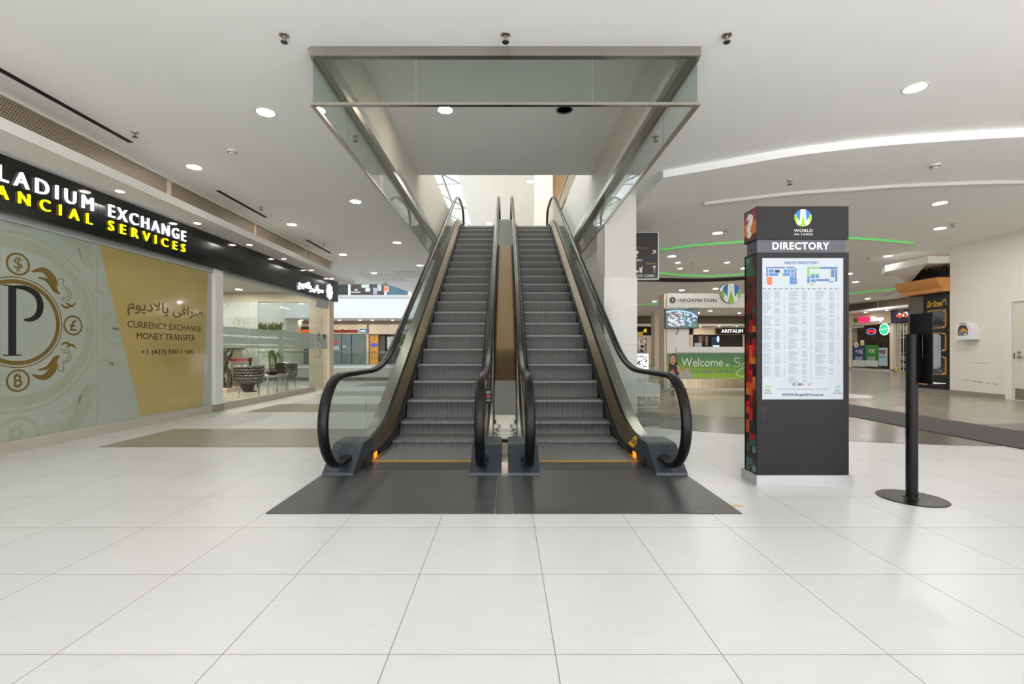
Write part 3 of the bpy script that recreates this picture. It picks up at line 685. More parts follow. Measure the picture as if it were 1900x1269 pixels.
def strip(mb, sec, a, b):
    """closed (x, h) section carried along the step line"""
    ys = ysamp(a, b); n = len(sec); m = len(ys)
    vs = [(x, Y, prof(Y)+h) for Y in ys for x, h in sec]
    fs = [(i*n+k, i*n+(k+1) % n, (i+1)*n+(k+1) % n, (i+1)*n+k) for i in range(m-1) for k in range(n)]
    fs += [tuple(range(n-1, -1, -1)), tuple((m-1)*n+k for k in range(n))]
    return mb.add(vs, fs)
RP = rail_path()
def escalator(c, label):
    t = thing('escalator', (c, 4.1, 0), label, 'escalator')
    # floor plate, comb, yellow edge
    xa, xb = (c-.797, c+.755) if c < 0 else (c-.766, c+.787)
    MB().box(xa, xb, 3.162, 4.32, 0, .008).build('floor_plate', M_MAT, t)
    cp = MB().box(c-.505, c+.505, 4.325, 4.60, 0, .009); cp.build('comb_plate', mat('comb_aluminium', (70, 70, 74), .4, .6), t)
    cm = MB()
    for i in range(50): x = c-.495+i*.0202; cm.box(x, x+.011, 4.60, 4.645, 0, .010)
    cm.build('comb_teeth', mat('yellow_comb', (196, 152, 40), .5), t)
    MB().box(c-.5, c+.5, 4.645, 4.662, -.02, .010).build('yellow_edge', M_YEL, t)
    # steps
    k = 0; Y = 4.664
    first = None
    while Y < 15.2:
        z = prof(Y)+.001 if Y > 5.1 else .001; zp = prof(Y-.4)
        if Y > 14.9: z = RISE
        lo = min(z-.03, zp-.02)
        mb = MB().use(M_STEP).box(c-.498, c+.498, Y, Y+.40, z-.025, z)
        mb.use(M_RISER)
        n = 5
        vs = []
        for i in range(n+1):
            u = i/n; vs += [(c-.498, Y+.012*math.sin(PI*u)+.002, lo+(z-.005-lo)*u), (c+.498, Y+.012*math.sin(PI*u)+.002, lo+(z-.005-lo)*u)]
        mb.add(vs, [(2*i, 2*i+1, 2*i+3, 2*i+2) for i in range(n)])
        mb.build('step', None, t); Y += .40; k += 1
    MB().box(c-.6, c+.6, 15.2, 16.6, 4.99, 5.008).build('upper_floor_plate', M_MAT, t)
    for s in (-1, 1):
        hx = c+s*.62
        X = lambda d: c+s*d
        # handrail
        sec = [(-.040, -.012), (-.040, .012), (-.030, .024), (-.012, .029), (.012, .029), (.030, .024), (.040, .012), (.040, -.012), (.026, -.020), (.016, -.010), (-.016, -.010), (-.026, -.020)]
        MB().sweep([(p[0], p[1], p[2], p[3]) for p in RP], [(hx+x, q) for x, q in sec], True).build('handrail', M_BLACKR, t)
        # glass panels with joints
        cuts = [None, 4.85]+[4.85+1.62*i for i in range(1, 7)]+[YEND]
        for a, b in zip(cuts, cuts[1:]):
            a0 = 4.0 if a is None else a+.004
            top = [(Y, hz_(Y)-.012) for Y in ysamp(max(a0, 4.12), b-.004)]; bot = [(Y, prof(Y)+.165) for Y in ysamp(a0, b-.004)]
            if a is None:
                r = .373; cc = (4.10, .888-.385)
                arc = [(cc[0]+r*math.cos(q)*1.04, cc[1]+r*math.sin(q)) for q in [math.radians(245-9.5*i) for i in range(16)]]
                outl = arc+top+bot[::-1]
            else: outl = top+bot[::-1]
            MB().poly(Fr((hx, 0, 0), (0, 1, 0)), outl, -.006, .006).build('glass_panel', M_GLASS, t)
        # decks either side of the glass
        strip(MB(), [(X(.512), .085), (X(.600), .185), (X(.600), .16), (X(.512), .06)], 4.62, 15.6).build('inner_deck', M_BRONZE, t)
        strip(MB(), [(X(.600), .180), (X(.641), .180), (X(.641), .12), (X(.600), .12)], 4.5, 15.6).build('glass_channel', M_BLACK, t)
        strip(MB(), [(X(.641), .185), (X(.788), .150), (X(.788), .12), (X(.641), .15)], 4.5, 15.6).build('outer_deck', M_STEEL, t)
        strip(MB(), [(X(.504), -.16), (X(.504), .08), (X(.514), .08), (X(.514), -.16)], 4.42, 15.4).build('skirt', M_SKIRT, t)
        strip(MB(), [(X(.504), .022), (X(.478), .030), (X(.478), .046), (X(.504), .058)], 4.92, 15.2).build('skirt_brush', M_BLACKM, t)
        strip(MB(), [(X(.492), .004), (X(.503), .004), (X(.503), .014), (X(.492), .014)], 4.662, 5.15).build('side_line', M_YEL, t)
        ys = ysamp(4.4, 15.4)
        vs = []
        for Y in ys:
            z0 = max(0, prof(Y)-.75)
            vs += [(X(.775), Y, z0), (X(.775), Y, prof(Y)+.125), (X(.788), Y, prof(Y)+.125), (X(.788), Y, z0)]
        fs = [(4*i+q, 4*i+(q+1) % 4, 4*i+4+(q+1) % 4, 4*i+4+q) for i in range(len(ys)-1) for q in range(4)]+[(0, 1, 2, 3), tuple(4*len(ys)-4+q for q in range(4))]
        MB().add(vs, fs).build('truss_cladding', M_STEEL, t)
        # newel base casting, sloping front
        x0, x1 = sorted((X(.514), X(.789)))
        MB().poly(Fr((x0, 0, 0), (0, -1, 0)), [(-4.108, 0), (-4.115, .03), (-4.385, .225), (-4.44, .238), (-4.72, .238), (-4.72, 0)], -(x1-x0), 0).build('newel_base', M_CAST, t)
        MB().poly(Fr((X(.65)-.0015, 0, 0), (0, -1, 0)), [(-4.107, .0), (-4.113, .03), (-4.25, .13), (-4.25, .12), (-4.12, .02)], -.003, 0).build('casting_seam', M_BLACK, t)
        bm_ = MB()
        fr = Fr((hx, 4.235, .125), (1, 0, 0), Vector((0, .81, .58)))
        bm_.disc(fr, 0, .0, .034, -.02, .022, 24, .058); bm_.build('handrail_brush', M_BLACKM, t)
        # small lit travel indicator in the skirt
        MB().box(*sorted((X(.500), X(.507))), 4.72, 4.83, .018, .072).build('indicator_lamp', M_ORANGE, t)
    ys = ysamp(5.9, 15.2); vs = []
    for Y in ys:
        z0 = max(.0, prof(Y)-.75); vs += [(c-.78, Y, z0), (c+.78, Y, z0), (c+.78, Y, z0+.02), (c-.78, Y, z0+.02)]
    MB().add(vs, [(4*i+q, 4*i+(q+1) % 4, 4*i+4+(q+1) % 4, 4*i+4+q) for i in range(len(ys)-1) for q in range(4)]+[(0, 1, 2, 3), tuple(4*len(ys)-4+q for q in range(4))]).build('underside', M_STEEL, t)
    return t
E1 = escalator(-.828, 'escalator nearer the black-fascia shop, with a red emergency button box by its inner handrail')
E2 = escalator(.816, 'escalator nearer the directory kiosk, with a yellow safety sticker on its deck')
# emergency stop box on the inner newel of the first, sticker on the second
bx = MB().bbox(Fr((-.17, 4.62, .66), (1, 0, 0)), -.032, .036, -.075, .075, -.03, .03, .012); bx.build('stop_box', M_BLACK, E1)
bf = Fr((-.17, 4.585, .66))
MB().fbox(bf, -.022, .024, .025, .05, 0, .002).fbox(bf, -.02, .022, -.05, -.03, 0, .002).build_split('stop_plate', mat('grey_label', (120, 120, 124), .5), E1)
MB().disc(bf, .001, 0, .017, 0, .012, 20).build('stop_button', M_RED, E1)
sf = Fr((.816+.512, 4.98, prof(4.98)+.087), (.088, 0, .1), (0, 1, 0))
MB().bbox(sf, .01, .125, -.10, .10, .0, .0015, .006).build('safety_sticker', M_YEL, E2)
st = MB()
for k in range(4): st.fbox(sf, .04, .09, -.08+.045*k, -.055+.045*k, .0015, .0025)
st.build('sticker_pictogram', M_DKTXT, E2)
# strip between the floor plates and the panel filling the gap between the two balustrades
t = thing('centre_strip_plate', (-.005, 3.7, 0), 'narrow ribbed metal strip between the two escalator floor plates', 'metal plate')
MB().box(-.068, .045, 3.162, 4.10, 0, .0085).build('ribbed_strip', M_MAT, t)
t = thing('infill_panel', (-.006, 4.8, .2), 'long polished sloping metal panel filling the gap between the two escalators', 'metal panel')
def infill(a, b, m, nm, h=.205):
    ys = ysamp(a, b); vs = []
    for Y in ys:
        hw = .118+max(0, min(1, (Y-4.8)/3.2))*.072; z = prof(Y)+h
        vs += [(-.006-hw, Y, z), (-.006+hw, Y, z), (-.006+hw, Y, z-.012), (-.006-hw, Y, z-.012)]
    MB().add(vs, [(4*i+q, 4*i+(q+1) % 4, 4*i+4+(q+1) % 4, 4*i+4+q) for i in range(len(ys)-1) for q in range(4)]+[(0, 1, 2, 3), tuple(4*len(ys)-4+q for q in range(4))]).build(nm, m, t)
infill(4.80, 5.55, M_MIRRORG, 'lower_sheet'); infill(5.552, 6.35, M_MIRRORG, 'bright_sheet'); infill(6.352, 9.4, M_MIRROR, 'bronze_sheet'); infill(9.402, 11.6, M_MIRROR, 'bronze_sheet'); infill(11.602, 15.2, mat('dull_grey_steel', (112, 114, 112), .35, 1.0), 'upper_sheet')
MB().box(-.036, .024, 4.2, 4.78, .0, .10).box(-.036, .024, 4.55, 4.8, .1, .16).build('gap_filler', M_BEIGE, t)

# smoke baffle of glass hung round the opening
t = thing('glass_smoke_baffle', (0, 4.25, 3.353), 'glass smoke baffle with steel rails hanging around the ceiling opening above the escalators', 'smoke baffle')
XL, XR, YN, YF = -1.755, 1.748, 4.25, 14.6
MB().box(XL-.02, XR+.02, YN-.03, YN+.03, 3.775, ZC).build('top_channel', M_STEEL, t)
for xa_, xb_ in ((XL-.03, -1.681), (1.661, XR+.03)): MB().box(xa_, xb_, YN+.03, YF, 3.775, ZC-.001).build('top_channel', M_STEEL, t)
MB().box(XL-.02, XR+.02, YN-.02, YN+.02, 3.335, 3.36).build('bottom_rail', M_STEEL, t)
for x in (XL, XR): MB().box(x-.02, x+.02, YN+.02, YF, 3.335, 3.36).build('bottom_rail', M_STEEL, t)
for a, b in ((XL, -.82), (-.812, .787), (.795, XR)): MB().box(a+.004, b-.004, YN-.006, YN+.006, 3.36, 3.775).build('glass_pane', M_BAFF, t)
for x in (XL, XR):
    cs = [YN+.01, 5.17, 6.44, 7.71, 8.98, 10.25, 11.52, 12.8, YF]
    for a, b in zip(cs, cs[1:]): MB().box(x-.006, x+.006, a+.003, b-.003, 3.36, 3.775).build('glass_pane', M_BAFF, t)
# upstairs guards either side of the opening
for x, nm in ((-1.70, 'glass guard with steel rail on the upper floor above the first escalator wall'), (1.68, 'glass guard with steel rail on the upper floor by the brown wall')):
    t = thing('glass_guard', (x, 12, 5.22), nm, 'guardrail')
    MB().box(x-.006, x+.006, 9.1, 14.8, 5.22, 5.80).build('glass_panel', M_GLASS, t)
    MB().box(x-.025, x+.025, 9.0, 14.9, 5.80, 5.84).build('top_rail', M_STEEL, t)
    s = 1 if x < 0 else -1
    MB().box(min(x, x+s*.06), max(x, x+s*.06), 14.9, 14.95, 5.79, 5.84).build('return_rail', M_STEEL, t)

# ================================================================ DIRECTORY KIOSK
def w_logo(mb_get, fr, a, b, r, d, parent, t=.004, white=True):
    """round badge: blue and green fields behind a white letter W"""
    n = 40
    def circ(t0, t1, m=20): return [(a+r*math.cos(math.radians(t0+(t1-t0)*i/m)), b+r*math.sin(math.radians(t0+(t1-t0)*i/m))) for i in range(m+1)]
    MB().disc(fr, a, b, r, d, d+t, 44).build('badge_disc', M_LOGOW, parent)
    g = MB(); e = t+.0012
    g.poly(fr, circ(166, 222)+[(a-.62*r, b+.24*r)], d, d+e)
    g.poly(fr, circ(-42, 14)+[(a+.62*r, b+.24*r)], d, d+e)
    g.poly(fr, circ(250, 290, 10)+[(a, b+.32*r)], d, d+e)
    g.build('green_field', M_LOGOG, parent)
    h = MB()
    h.poly(fr, circ(108, 152, 12)+[(a-.38*r, b-.42*r)], d, d+e)
    h.poly(fr, circ(28, 72, 12)+[(a+.38*r, b-.42*r)], d, d+e)
    h.build('blue_field', M_LOGOB, parent)
KX0, KX1, KY0, KY1 = 2.065, 2.817, 3.83, 4.02
k = thing('directory_kiosk', (2.44, 3.92, 0), 'tall charcoal directory kiosk with shop map poster and mosaic side, on the tile floor', 'directory')
MB().box(KX0-.012, KX1+.022, 3.815, 4.065, 0, .088).build('plinth', M_ALU, k)
MB().box(KX0, KX1, KY0, KY1, .088, 1.913).build('body', M_KIOSK, k)
MB().box(KX0+.008, KX1-.02, KY0+.015, KY1-.015, 1.913, 2.022).build('band', M_KBAND, k)
MB().box(KX0-.005, KX1-.002, KY0, KY1+.01, 2.022, 2.292).build('head_box', M_KIOSK, k)
KF = Fr((KX0, KY0, 0)); KB = Fr((KX0, KY0+.015, 0)); KS = Fr((KX0, KY1, 0), (0, -1, 0))
MB().text(KB, 'DIRECTORY', .130, 1.938, .470, .062, 0, .006, bold=.03, sp=1.12).build('lettering', M_LTXT, k)
w_logo(None, KF, .374, 2.196, .071, 0, k)
MB().text(KF, 'WORLD', .302, 2.080, .152, .024, 0, .003, sp=1.1).text(KF, 'ON YONGE', .302, 2.054, .152, .014, 0, .003, sp=1.2).build('lettering', M_LTXT, k)
# mosaic on the narrow side
pal = [(120, 26, 30), (160, 30, 34), (205, 30, 44), (206, 84, 44), (214, 118, 44), (52, 40, 38), (40, 34, 34), (96, 38, 32), (54, 92, 84), (96, 142, 128)]
pm_ = [mat('mosaic_%d' % i, c, .3, var=.02) for i, c in enumerate(pal)]
mz = MB(); sdw = KY1-KY0-.03
for r in range(34):
    for c in range(3):
        u = r/33
        if u > .86: opts = [8, 8, 9, 6, 5, 7, 6]
        elif u > .72: opts = [6, 5, 6, 8, 7, 0]
        elif u > .3: opts = [0, 1, 2, 3, 4, 5, 6, 7, 3, 1, 0, 5]
        elif u > .14: opts = [6, 5, 1, 2, 3, 5, 0, 6]
        else: opts = [8, 9, 8, 6, 6, 5]
        mz.use(pm_[random.choice(opts)])
        a0 = .015+sdw*c/3; b0 = .10+r*.0528
        mz.fbox(KS, a0, a0+sdw/3, b0, b0+.0528, 0, .002)
mz.build('mosaic_panel', None, k)
mz = MB()
for r in range(5):
    for c in range(3):
        mz.use(pm_[[7, 0, 7, 4, 4, 4, 4, 3, 4, 1, 0, 1, 7, 6, 0][r*3+c]])
        mz.fbox(Fr((KX0-.005, KY1+.01, 0), (0, -1, 0)), .006+.063*c, .006+.063*(c+1), 2.03+r*.0516, 2.03+(r+1)*.0516, 0, .002)
mz.build('mosaic_panel', None, k)
MB().text(Fr((KX0-.007, KY1+.01, 0), (0, -1, 0)), '?', .045, 2.055, .105, .205, 0, .004, bold=.04).build('question_mark', M_LTXT, k)
for y in (KY0-.0, KY1-.012): MB().box(KX0-.006, KX0, y, y+.012, .088, 1.913).build('edge_trim', M_BLACK, k)
# poster
a0, a1, b0, b1 = .040, .703, .708, 1.866
po = MB().fbox(KF, a0, a1, b0, b1, 0, .004).build('poster', M_POSTER, k)
def pq(u, v): return (a0+(a1-a0)*u, b1-(b1-b0)*v)      # poster coordinates, v downwards
def prect(mb, u0, v0, u1, v1, d=.0052):
    p, q = pq(u0, v0), pq(u1, v1); mb.fbox(KF, p[0], q[0], q[1], p[1], .004, d)
p = pq(.275, .043); MB().text(KF, 'SHOPS DIRECTORY', p[0], p[1], .283, .0225, .004, .0055, bold=.02).build('poster_heading', M_BLUED, po)
mb_, md_, mg_ = MB(), MB(), MB()
for r in ((.05, .063, .28, .072), (.30, .063, .40, .072), (.05, .072, .066, .13), (.40, .072, .42, .14), (.40, .142, .425, .185)): prect(md_, *r)
for r in ((.078, .08, .14, .103), (.078, .107, .195, .126), (.265, .08, .305, .103), (.315, .08, .345, .103), (.355, .08, .39, .103), (.255, .107, .345, .126), (.355, .107, .39, .126), (.34, .13, .395, .186)): prect(mb_, *r)
for r in ((.71, .063, .93, .076), (.555, .13, .585, .176), (.60, .12, .65, .141), (.66, .12, .70, .141), (.60, .15, .66, .171), (.67, .148, .83, .163), (.85, .08, .89, .135), (.90, .08, .925, .166), (.83, .163, .88, .172)): prect(md_ if r[0] > .66 else mb_, *r)
for r in ((.555, .063, .71, .076), (.555, .076, .585, .125), (.60, .108, .65, .12), (.66, .108, .70, .12)): prect(mg_, *r)
mb_.build_split('map_block', M_BLUE, po); md_.build_split('map_block', M_BLUED, po); mg_.build_split('map_block', M_MGREEN, po)
c_ = MB(); prect(c_, .055, .134, .12, .18); prect(c_, .07, .18, .12, .19); c_.build('map_block_coral', M_CORAL, po)
c_ = MB(); prect(c_, .155, .083, .215, .103); c_.build('map_block_navy', mat('deep_navy', (34, 40, 90), .5), po)
c_ = MB()
for i in range(6): prect(c_, .59+.008*i, .178+.002*(i % 3), .595+.008*i, .194-.002*(i % 2))
c_.build('map_block_mustard', M_MUST, po)
ink = MB(); dk = MB()
for i in range(14):
    u = .01+.069*i; prect(dk, u, .213, u+.014, .221, .005); prect(ink, u+.016, .215, u+.055, .2195, .005)
rnd = random.Random(3)
for cu, w0, cols in ((.01, .12, (.155, .265)), (.325, .13, (.49, .595)), (.655, .14, (.825, .93))):
    v = .232; run = 0; nm_, ph_, un_ = MB(), MB(), MB()
    while v < .885-(.05 if cu < .1 or cu > .6 else 0):
        run += 1
        if run > rnd.randint(7, 14): v += .012; run = 0
        prect(nm_, cu, v, cu+w0*rnd.uniform(.45, 1), v+.0042, .0046)
        if rnd.random() < .85: prect(ph_, cols[0], v, cols[0]+.062, v+.0042, .0046)
        if rnd.random() < .7: prect(un_, cols[1], v, cols[1]+.014, v+.0042, .0046)
        v += .0078
    for q_ in (nm_, ph_, un_): q_.build('listing_lettering', M_INK, po)
ink.build('key_lettering', M_INK, po); dk.build('key_lettering', mat('dark_ink', (70, 70, 80), .6), po)
p = pq(.24, .98); MB().text(KF, 'WWW.ShopsOnYonge.ca', p[0], p[1], .34, .026, .004, .0055, bold=.02).build('poster_address', M_NAVY, po)
p = pq(.19, .9325); hm = MB(); hm.text(KF, 'Hours Mon - Fri 10am-8pm', p[0], p[1], .185, .0105, .004, .005); p = pq(.485, .9325); hm.text(KF, 'Sat 10am-6pm', p[0], p[1], .10, .0105, .004, .005)
p = pq(.655, .9325); hm.text(KF, 'Sun 11am-6pm', p[0], p[1], .105, .0105, .004, .005); hm.build('poster_hours', mat('brown_ink', (96, 84, 84), .6), po)
p = pq(.393, .894); MB().ring(KF, p[0], p[1], .010, .0135, .004, .005, 20).text(KF, 'f', p[0]-.004, p[1]-.008, .008, .016, .004, .005, bold=.03).build('poster_badge', M_NAVY, po)
p = pq(.485, .894); MB().bbox(KF, p[0]-.032, p[0]+.0, p[1]-.011, p[1]+.011, .004, .005, .009).text(KF, 'Fi', p[0]+.003, p[1]-.009, .02, .018, .004, .005).build('poster_badge', mat('grey_badge', (110, 112, 120), .5), po)
p = pq(.58, .894); MB().ring(KF, p[0], p[1], .009, .0135, .004, .005, 20).disc(KF, p[0], p[1], .004, .004, .005).build('poster_badge', mat('pink_badge', (206, 120, 140), .5), po)
for u in (.07, .93):
    p = pq(u, .912); q_ = MB(); q_.ring(KF, p[0], p[1], .019, .022, .004, .005, 24, PI*.8, PI*2.2); q_.text(KF, 'W', p[0]-.016, p[1]-.014, .032, .028, .004, .005); q_.build('poster_logo', M_MGREEN, po)
    q_ = MB().text(KF, 'Shops', p[0]-.022, p[1]-.037, .044, .012, .004, .005, bold=.02).text(KF, 'On Yonge', p[0]-.034, p[1]-.057, .068, .013, .004, .005, bold=.02); q_.build('poster_logo_lettering', M_NAVY, po)
sc = MB(); sc.stroke(KF, [tuple(p) for p in cat_rom([(.035, .60), (.05, .64), (.075, .635), (.065, .60), (.045, .605), (.07, .58), (.06, .54)], 5)], .0015, 0, .0006)
for i in range(26): a = random.uniform(.02, .72); b = random.uniform(.1, .24); sc.fbox(KF, a, a+random.uniform(.002, .02), b, b+.0015, 0, .0005)
sc.fbox(KF, .058, .078, .565, .5665, 0, .0006); sc.build('scratches', mat('scratch_grey', (92, 90, 94), .6), k)

# ================================================================ HAND SANITIZER STAND
hx, hy = 3.047, 3.50
t = thing('hand_sanitizer_stand', (hx, hy, 0), 'black hand sanitizer stand with round base and backboard, on tile right of the kiosk', 'sanitizer stand')
MB().lathe(hx, hy, [(0, .001), (.213, .001), (.215, .004), (.21, .007), (0, .009)], 56).build('base_plate', M_BLACK, t)
MB().lathe(hx, hy, [(0, .008), (.055, .008), (.055, .012), (.042, .016), (0, .016)], 32).build('pole_flange', mat('dark_steel', (70, 70, 74), .3, .8), t)
MB().lathe(hx, hy, [(0, .012), (.037, .012), (.037, 1.225), (.034, 1.232), (0, 1.232)], 28).build('pole', M_BLACK, t)
MB().box(hx+.036, hx+.05, hy-.012, hy+.012, .9, 1.2).build('mounting_bracket', M_BLACK, t)
B_ = MB(); B_.bbox(Fr((hx+.05, hy, 0), (0, 1, 0)), -.115, .075, .865, 1.385, .0, .006, .008); bo = B_.build('backboard', M_BLACK, t)
MB().tube([(hx+.035, hy-.05, 1.05), (hx+.035, hy-.05, 1.225)], .004, 6).build('cable_slot', mat('dark_steel', (70, 70, 74), .3, .8), t)
DS = Fr((hx+.056, hy, 0), (0, 1, 0))
# dispenser bulging away from the board
ds = MB(); secs = []
for d, ins in ((0, .0), (.05, .0), (.085, .008), (.10, .03)):
    pts = []
    r = .022
    for (ca, cb, t0) in ((.03-ins-r, 1.235-ins-r, 0), (-.09+ins+r, 1.235-ins-r, 90), (-.09+ins+r, .965+ins*1.4+r, 180), (.03-ins-r, .965+ins*1.4+r, 270)):
        for q in range(5):
            a = math.radians(t0+q*22.5); pts.append(DS.p(ca+r*math.cos(a), cb+r*math.sin(a), d))
    secs.append(pts)
n = len(secs[0]); vs = [v for s_ in secs for v in s_]
ds.add(vs, [(i*n+q, i*n+(q+1) % n, (i+1)*n+(q+1) % n, (i+1)*n+q) for i in range(3) for q in range(n)]+[tuple(range(n-1, -1, -1)), tuple(3*n+q for q in range(n))])
ds.build('dispenser', mat('grey_plastic', (92, 92, 100), .35, var=.02), t)
MB().fbox(DS, -.09, .03, .945, .965, 0, .09).build('dispenser_nozzle', M_BLACK, t)
MB().fbox(DS, -.10, .04, .866, .871, .0, .105).build('drip_tray', M_STEEL, t)

# ================================================================ INFORMATION BOOTH
IY = 13.2; IF = Fr((0, IY, 0))
xi = lambda px: PX(px, IY)
zi = lambda py: PZ(py, IY)
t = thing('information_booth', (6, 13.8, 0), 'white information booth with header fascia, counter and curved metal base', 'kiosk')
x0, x1 = xi(1238), 7.9
MB().box(x0, x1, IY, IY+.16, zi(570.5), zi(544.5)).build('header_fascia', M_WHITE, t)
MB().box(x0, xi(1278.5), IY+.02, IY+.5, zi(651), zi(570.5)).build('column_panel', M_WHITE, t)
MB().box(x1-.6, x1, IY+.02, IY+.5, zi(651), zi(570.5)).build('column_panel', M_WHITE, t)
MB().box(x0-.07, x0, IY+.05, IY+.5, 0, zi(544.5)).build('side_panel', M_BEIGE, t)
MB().box(xi(1254), x1+.05, IY-.06, IY+.5, zi(654), zi(643.5)).build('counter_top', M_WHITE, t)
MB().box(x0, x1, IY, IY+.5, zi(703), zi(651)).build('counter_front', M_WHITE, t)
mc = MB(); n = 22; pr = []
for i in range(n+1):
    u = i/n; pr.append((x0+.25+(x1-x0-.3)*u, IY+.12-.10*math.sin(PI*u)))
vs = [];
for (x, y) in pr: vs += [(x, y, .03), (x, y, zi(703)), (x, y+.25, zi(703)), (x, y+.25, .03)]
mc.add(vs, [(4*i+q, 4*i+(q+1) % 4, 4*i+4+(q+1) % 4, 4*i+4+q) for i in range(n) for q in range(4)]+[(0, 1, 2, 3), tuple(4*n+q for q in range(4))])
mc.build('curved_metal_base', mat('brushed_gold_steel', (172, 156, 132), .25, 1.0, var=.25, scale=5, stretch=(4, 1, .1)), t)
MB().box(x0, x0+.07, IY, IY+.4, 0, zi(703)).box(x0-.05, x1, IY-.0, IY+.5, 0, .03).build('foot', M_WHITE, t)
MB().text(IF, 'INFORMATION', xi(1258.7), zi(560.3), xi(1329)-xi(1258.7), zi(554)-zi(560.3), 0, .01, sp=1.1).build('lettering', M_DKTXT, t)
MB().ring(IF, xi(1247.8), zi(557), .062, .088, 0, .01, 28).disc(IF, xi(1247.8), zi(557), .05, 0, .008).build('info_symbol', M_DKTXT, t)
MB().text(IF, 'i', xi(1246.8), zi(559), .03, .066, .008, .012, bold=.06).build('info_letter', M_LTXT, t)
ban = thing('welcome_banner', (5.6, IY-.01, .3), 'green welcome banner with a smiling woman printed on it, on the booth counter front', 'banner')
bx0, bx1, bz0, bz1 = xi(1238.5), 7.4, zi(702.5), zi(655.5)
bnr = MB().box(bx0, bx1, IY-.012, IY-.001, bz0, bz1)
def gradient_mat():
    m = D.materials.new('green_banner_print'); m.use_nodes = True; nt = m.node_tree; N = nt.nodes; L = nt.links; b = N['Principled BSDF']; b.inputs['Roughness'].default_value = .4
    tc = N.new('ShaderNodeTexCoord'); s = N.new('ShaderNodeSeparateXYZ'); L.new(tc.outputs['Generated'], s.inputs[0])
    nz = N.new('ShaderNodeTexNoise'); nz.inputs['Scale'].default_value = 2.2; L.new(tc.outputs['Generated'], nz.inputs['Vector'])
    v = math_node(N, L, 'ADD', math_node(N, L, 'MULTIPLY_ADD', s.outputs[2], .9, -.25), math_node(N, L, 'MULTIPLY', s.outputs[0], .35))
    v = math_node(N, L, 'MULTIPLY_ADD', nz.outputs['Fac'], .45, v)
    r = N.new('ShaderNodeValToRGB'); L.new(v, r.inputs[0]); e = r.color_ramp.elements
    e[0].position = .12; e[0].color = (lin(156), lin(190), lin(74), 1); e[1].position = 1.0; e[1].color = (lin(84), lin(122), lin(92), 1)
    q = e.new(.35); q.color = (lin(150), lin(182), lin(48), 1); q = e.new(.62); q.color = (lin(84), lin(140), lin(62), 1)
    L.new(r.outputs[0], b.inputs['Base Color']); return m
bnr.build('print', gradient_mat(), ban)
BF = Fr((0, IY-.012, 0))
MB().text(BF, 'Welcome', xi(1264), zi(680), xi(1341)-xi(1264), zi(664.5)-zi(680), 0, .004).text(BF, 'to', xi(1346), zi(680), xi(1354)-xi(1346), zi(674)-zi(680), 0, .004).build('white_lettering', M_LTXT, ban)
scp = MB()
for pts in ([(1372, 665), (1364, 664), (1363, 670), (1372, 674), (1369, 680), (1359, 679)], [(1376, 682), (1380, 664), (1378, 676), (1383, 672), (1384, 681), (1390, 674), (1388, 690), (1378, 698), (1366, 694), (1372, 686), (1386, 680), (1394, 672), (1400, 680), (1408, 672)]):
    scp.stroke(BF, [(xi(a), zi(b)) for a, b in [tuple(v) for v in cat_rom(pts, 8)]], .018, 0, .004)
scp.build('script_lettering', M_LTXT, ban)
MB().text(BF, 'Your Shops. Your Place', xi(1283), zi(693.5), xi(1360)-xi(1283), zi(686.5)-zi(693.5), 0, .004, bold=.01).build('teal_lettering', mat('teal_ink', (52, 112, 150), .5), ban)
hair = MB().poly(BF, [(xi(a), zi(b)) for a, b in [(1241, 702), (1240, 690), (1241, 672), (1243, 660), (1248, 656), (1252, 657), (1255.5, 664), (1257, 676), (1260, 690), (1259, 696), (1250, 698)]], 0, .002)
hair.build('printed_hair', mat('printed_dark_hair', (44, 28, 26), .5), ban)
MB().disc(BF, xi(1248.2), zi(668), .135, .002, .003, 24, .085).poly(BF, [(xi(a), zi(b)) for a, b in [(1255, 676), (1260, 680), (1265, 688), (1262, 694), (1257, 690)]], .001, .0025).build('printed_skin', mat('printed_skin', (206, 150, 122), .5), ban)
MB().disc(BF, xi(1248.6), zi(672.5), .02, .003, .004, 14, .04).build('printed_mouth', mat('printed_mouth', (196, 96, 92), .5), ban)
MB().disc(BF, xi(1246.6), zi(666.5), .01, .003, .004, 10, .016).disc(BF, xi(1250.6), zi(666.5), .01, .003, .004, 10, .016).build('printed_eyes', mat('printed_dark_hair', (44, 28, 26), .5), ban)
MB().poly(BF, [(xi(a), zi(b)) for a, b in [(1240, 702), (1242, 690), (1248, 684), (1252, 690), (1254, 700), (1250, 702)]], .002, .0032).build('printed_hand', mat('printed_red_skin', (186, 104, 88), .5), ban)
MB().poly(BF, [(xi(a), zi(b)) for a, b in [(1256, 698), (1266, 690), (1276, 682), (1282, 694), (1286, 702), (1260, 702)]], .001, .002).build('printed_bag', mat('printed_grey_bag', (176, 168, 170), .5), ban)
bd = thing('round_badge', (xi(1353), IY, zi(563)), 'round blue and green badge with white letter W on the booth header', 'logo')
MB().disc(IF, xi(1353), zi(545), .275, .012, .10, 44).build('badge_back', M_STEEL, bd)
w_logo(None, IF, xi(1353), zi(545), .27, .10, bd, .01)
tv = thing('tv', (xi(1262), IY, zi(609)), 'flat tv showing an aerial city view, hung on the booth column', 'screen')
tx0, tx1, tz0, tz1 = xi(1232.5), xi(1293.5), zi(609.5), zi(573.5)
MB().box(tx0, tx1, IY-.07, IY-.02, tz0, tz1).build('bezel', M_BLACK, tv)
MB().box((tx0+tx1)/2-.2, (tx0+tx1)/2+.2, IY-.02, IY-.001, tz0+.15, tz1-.15).build('bracket', M_BLACK, tv)
scr = MB(); TF = Fr((0, IY-.07, 0))
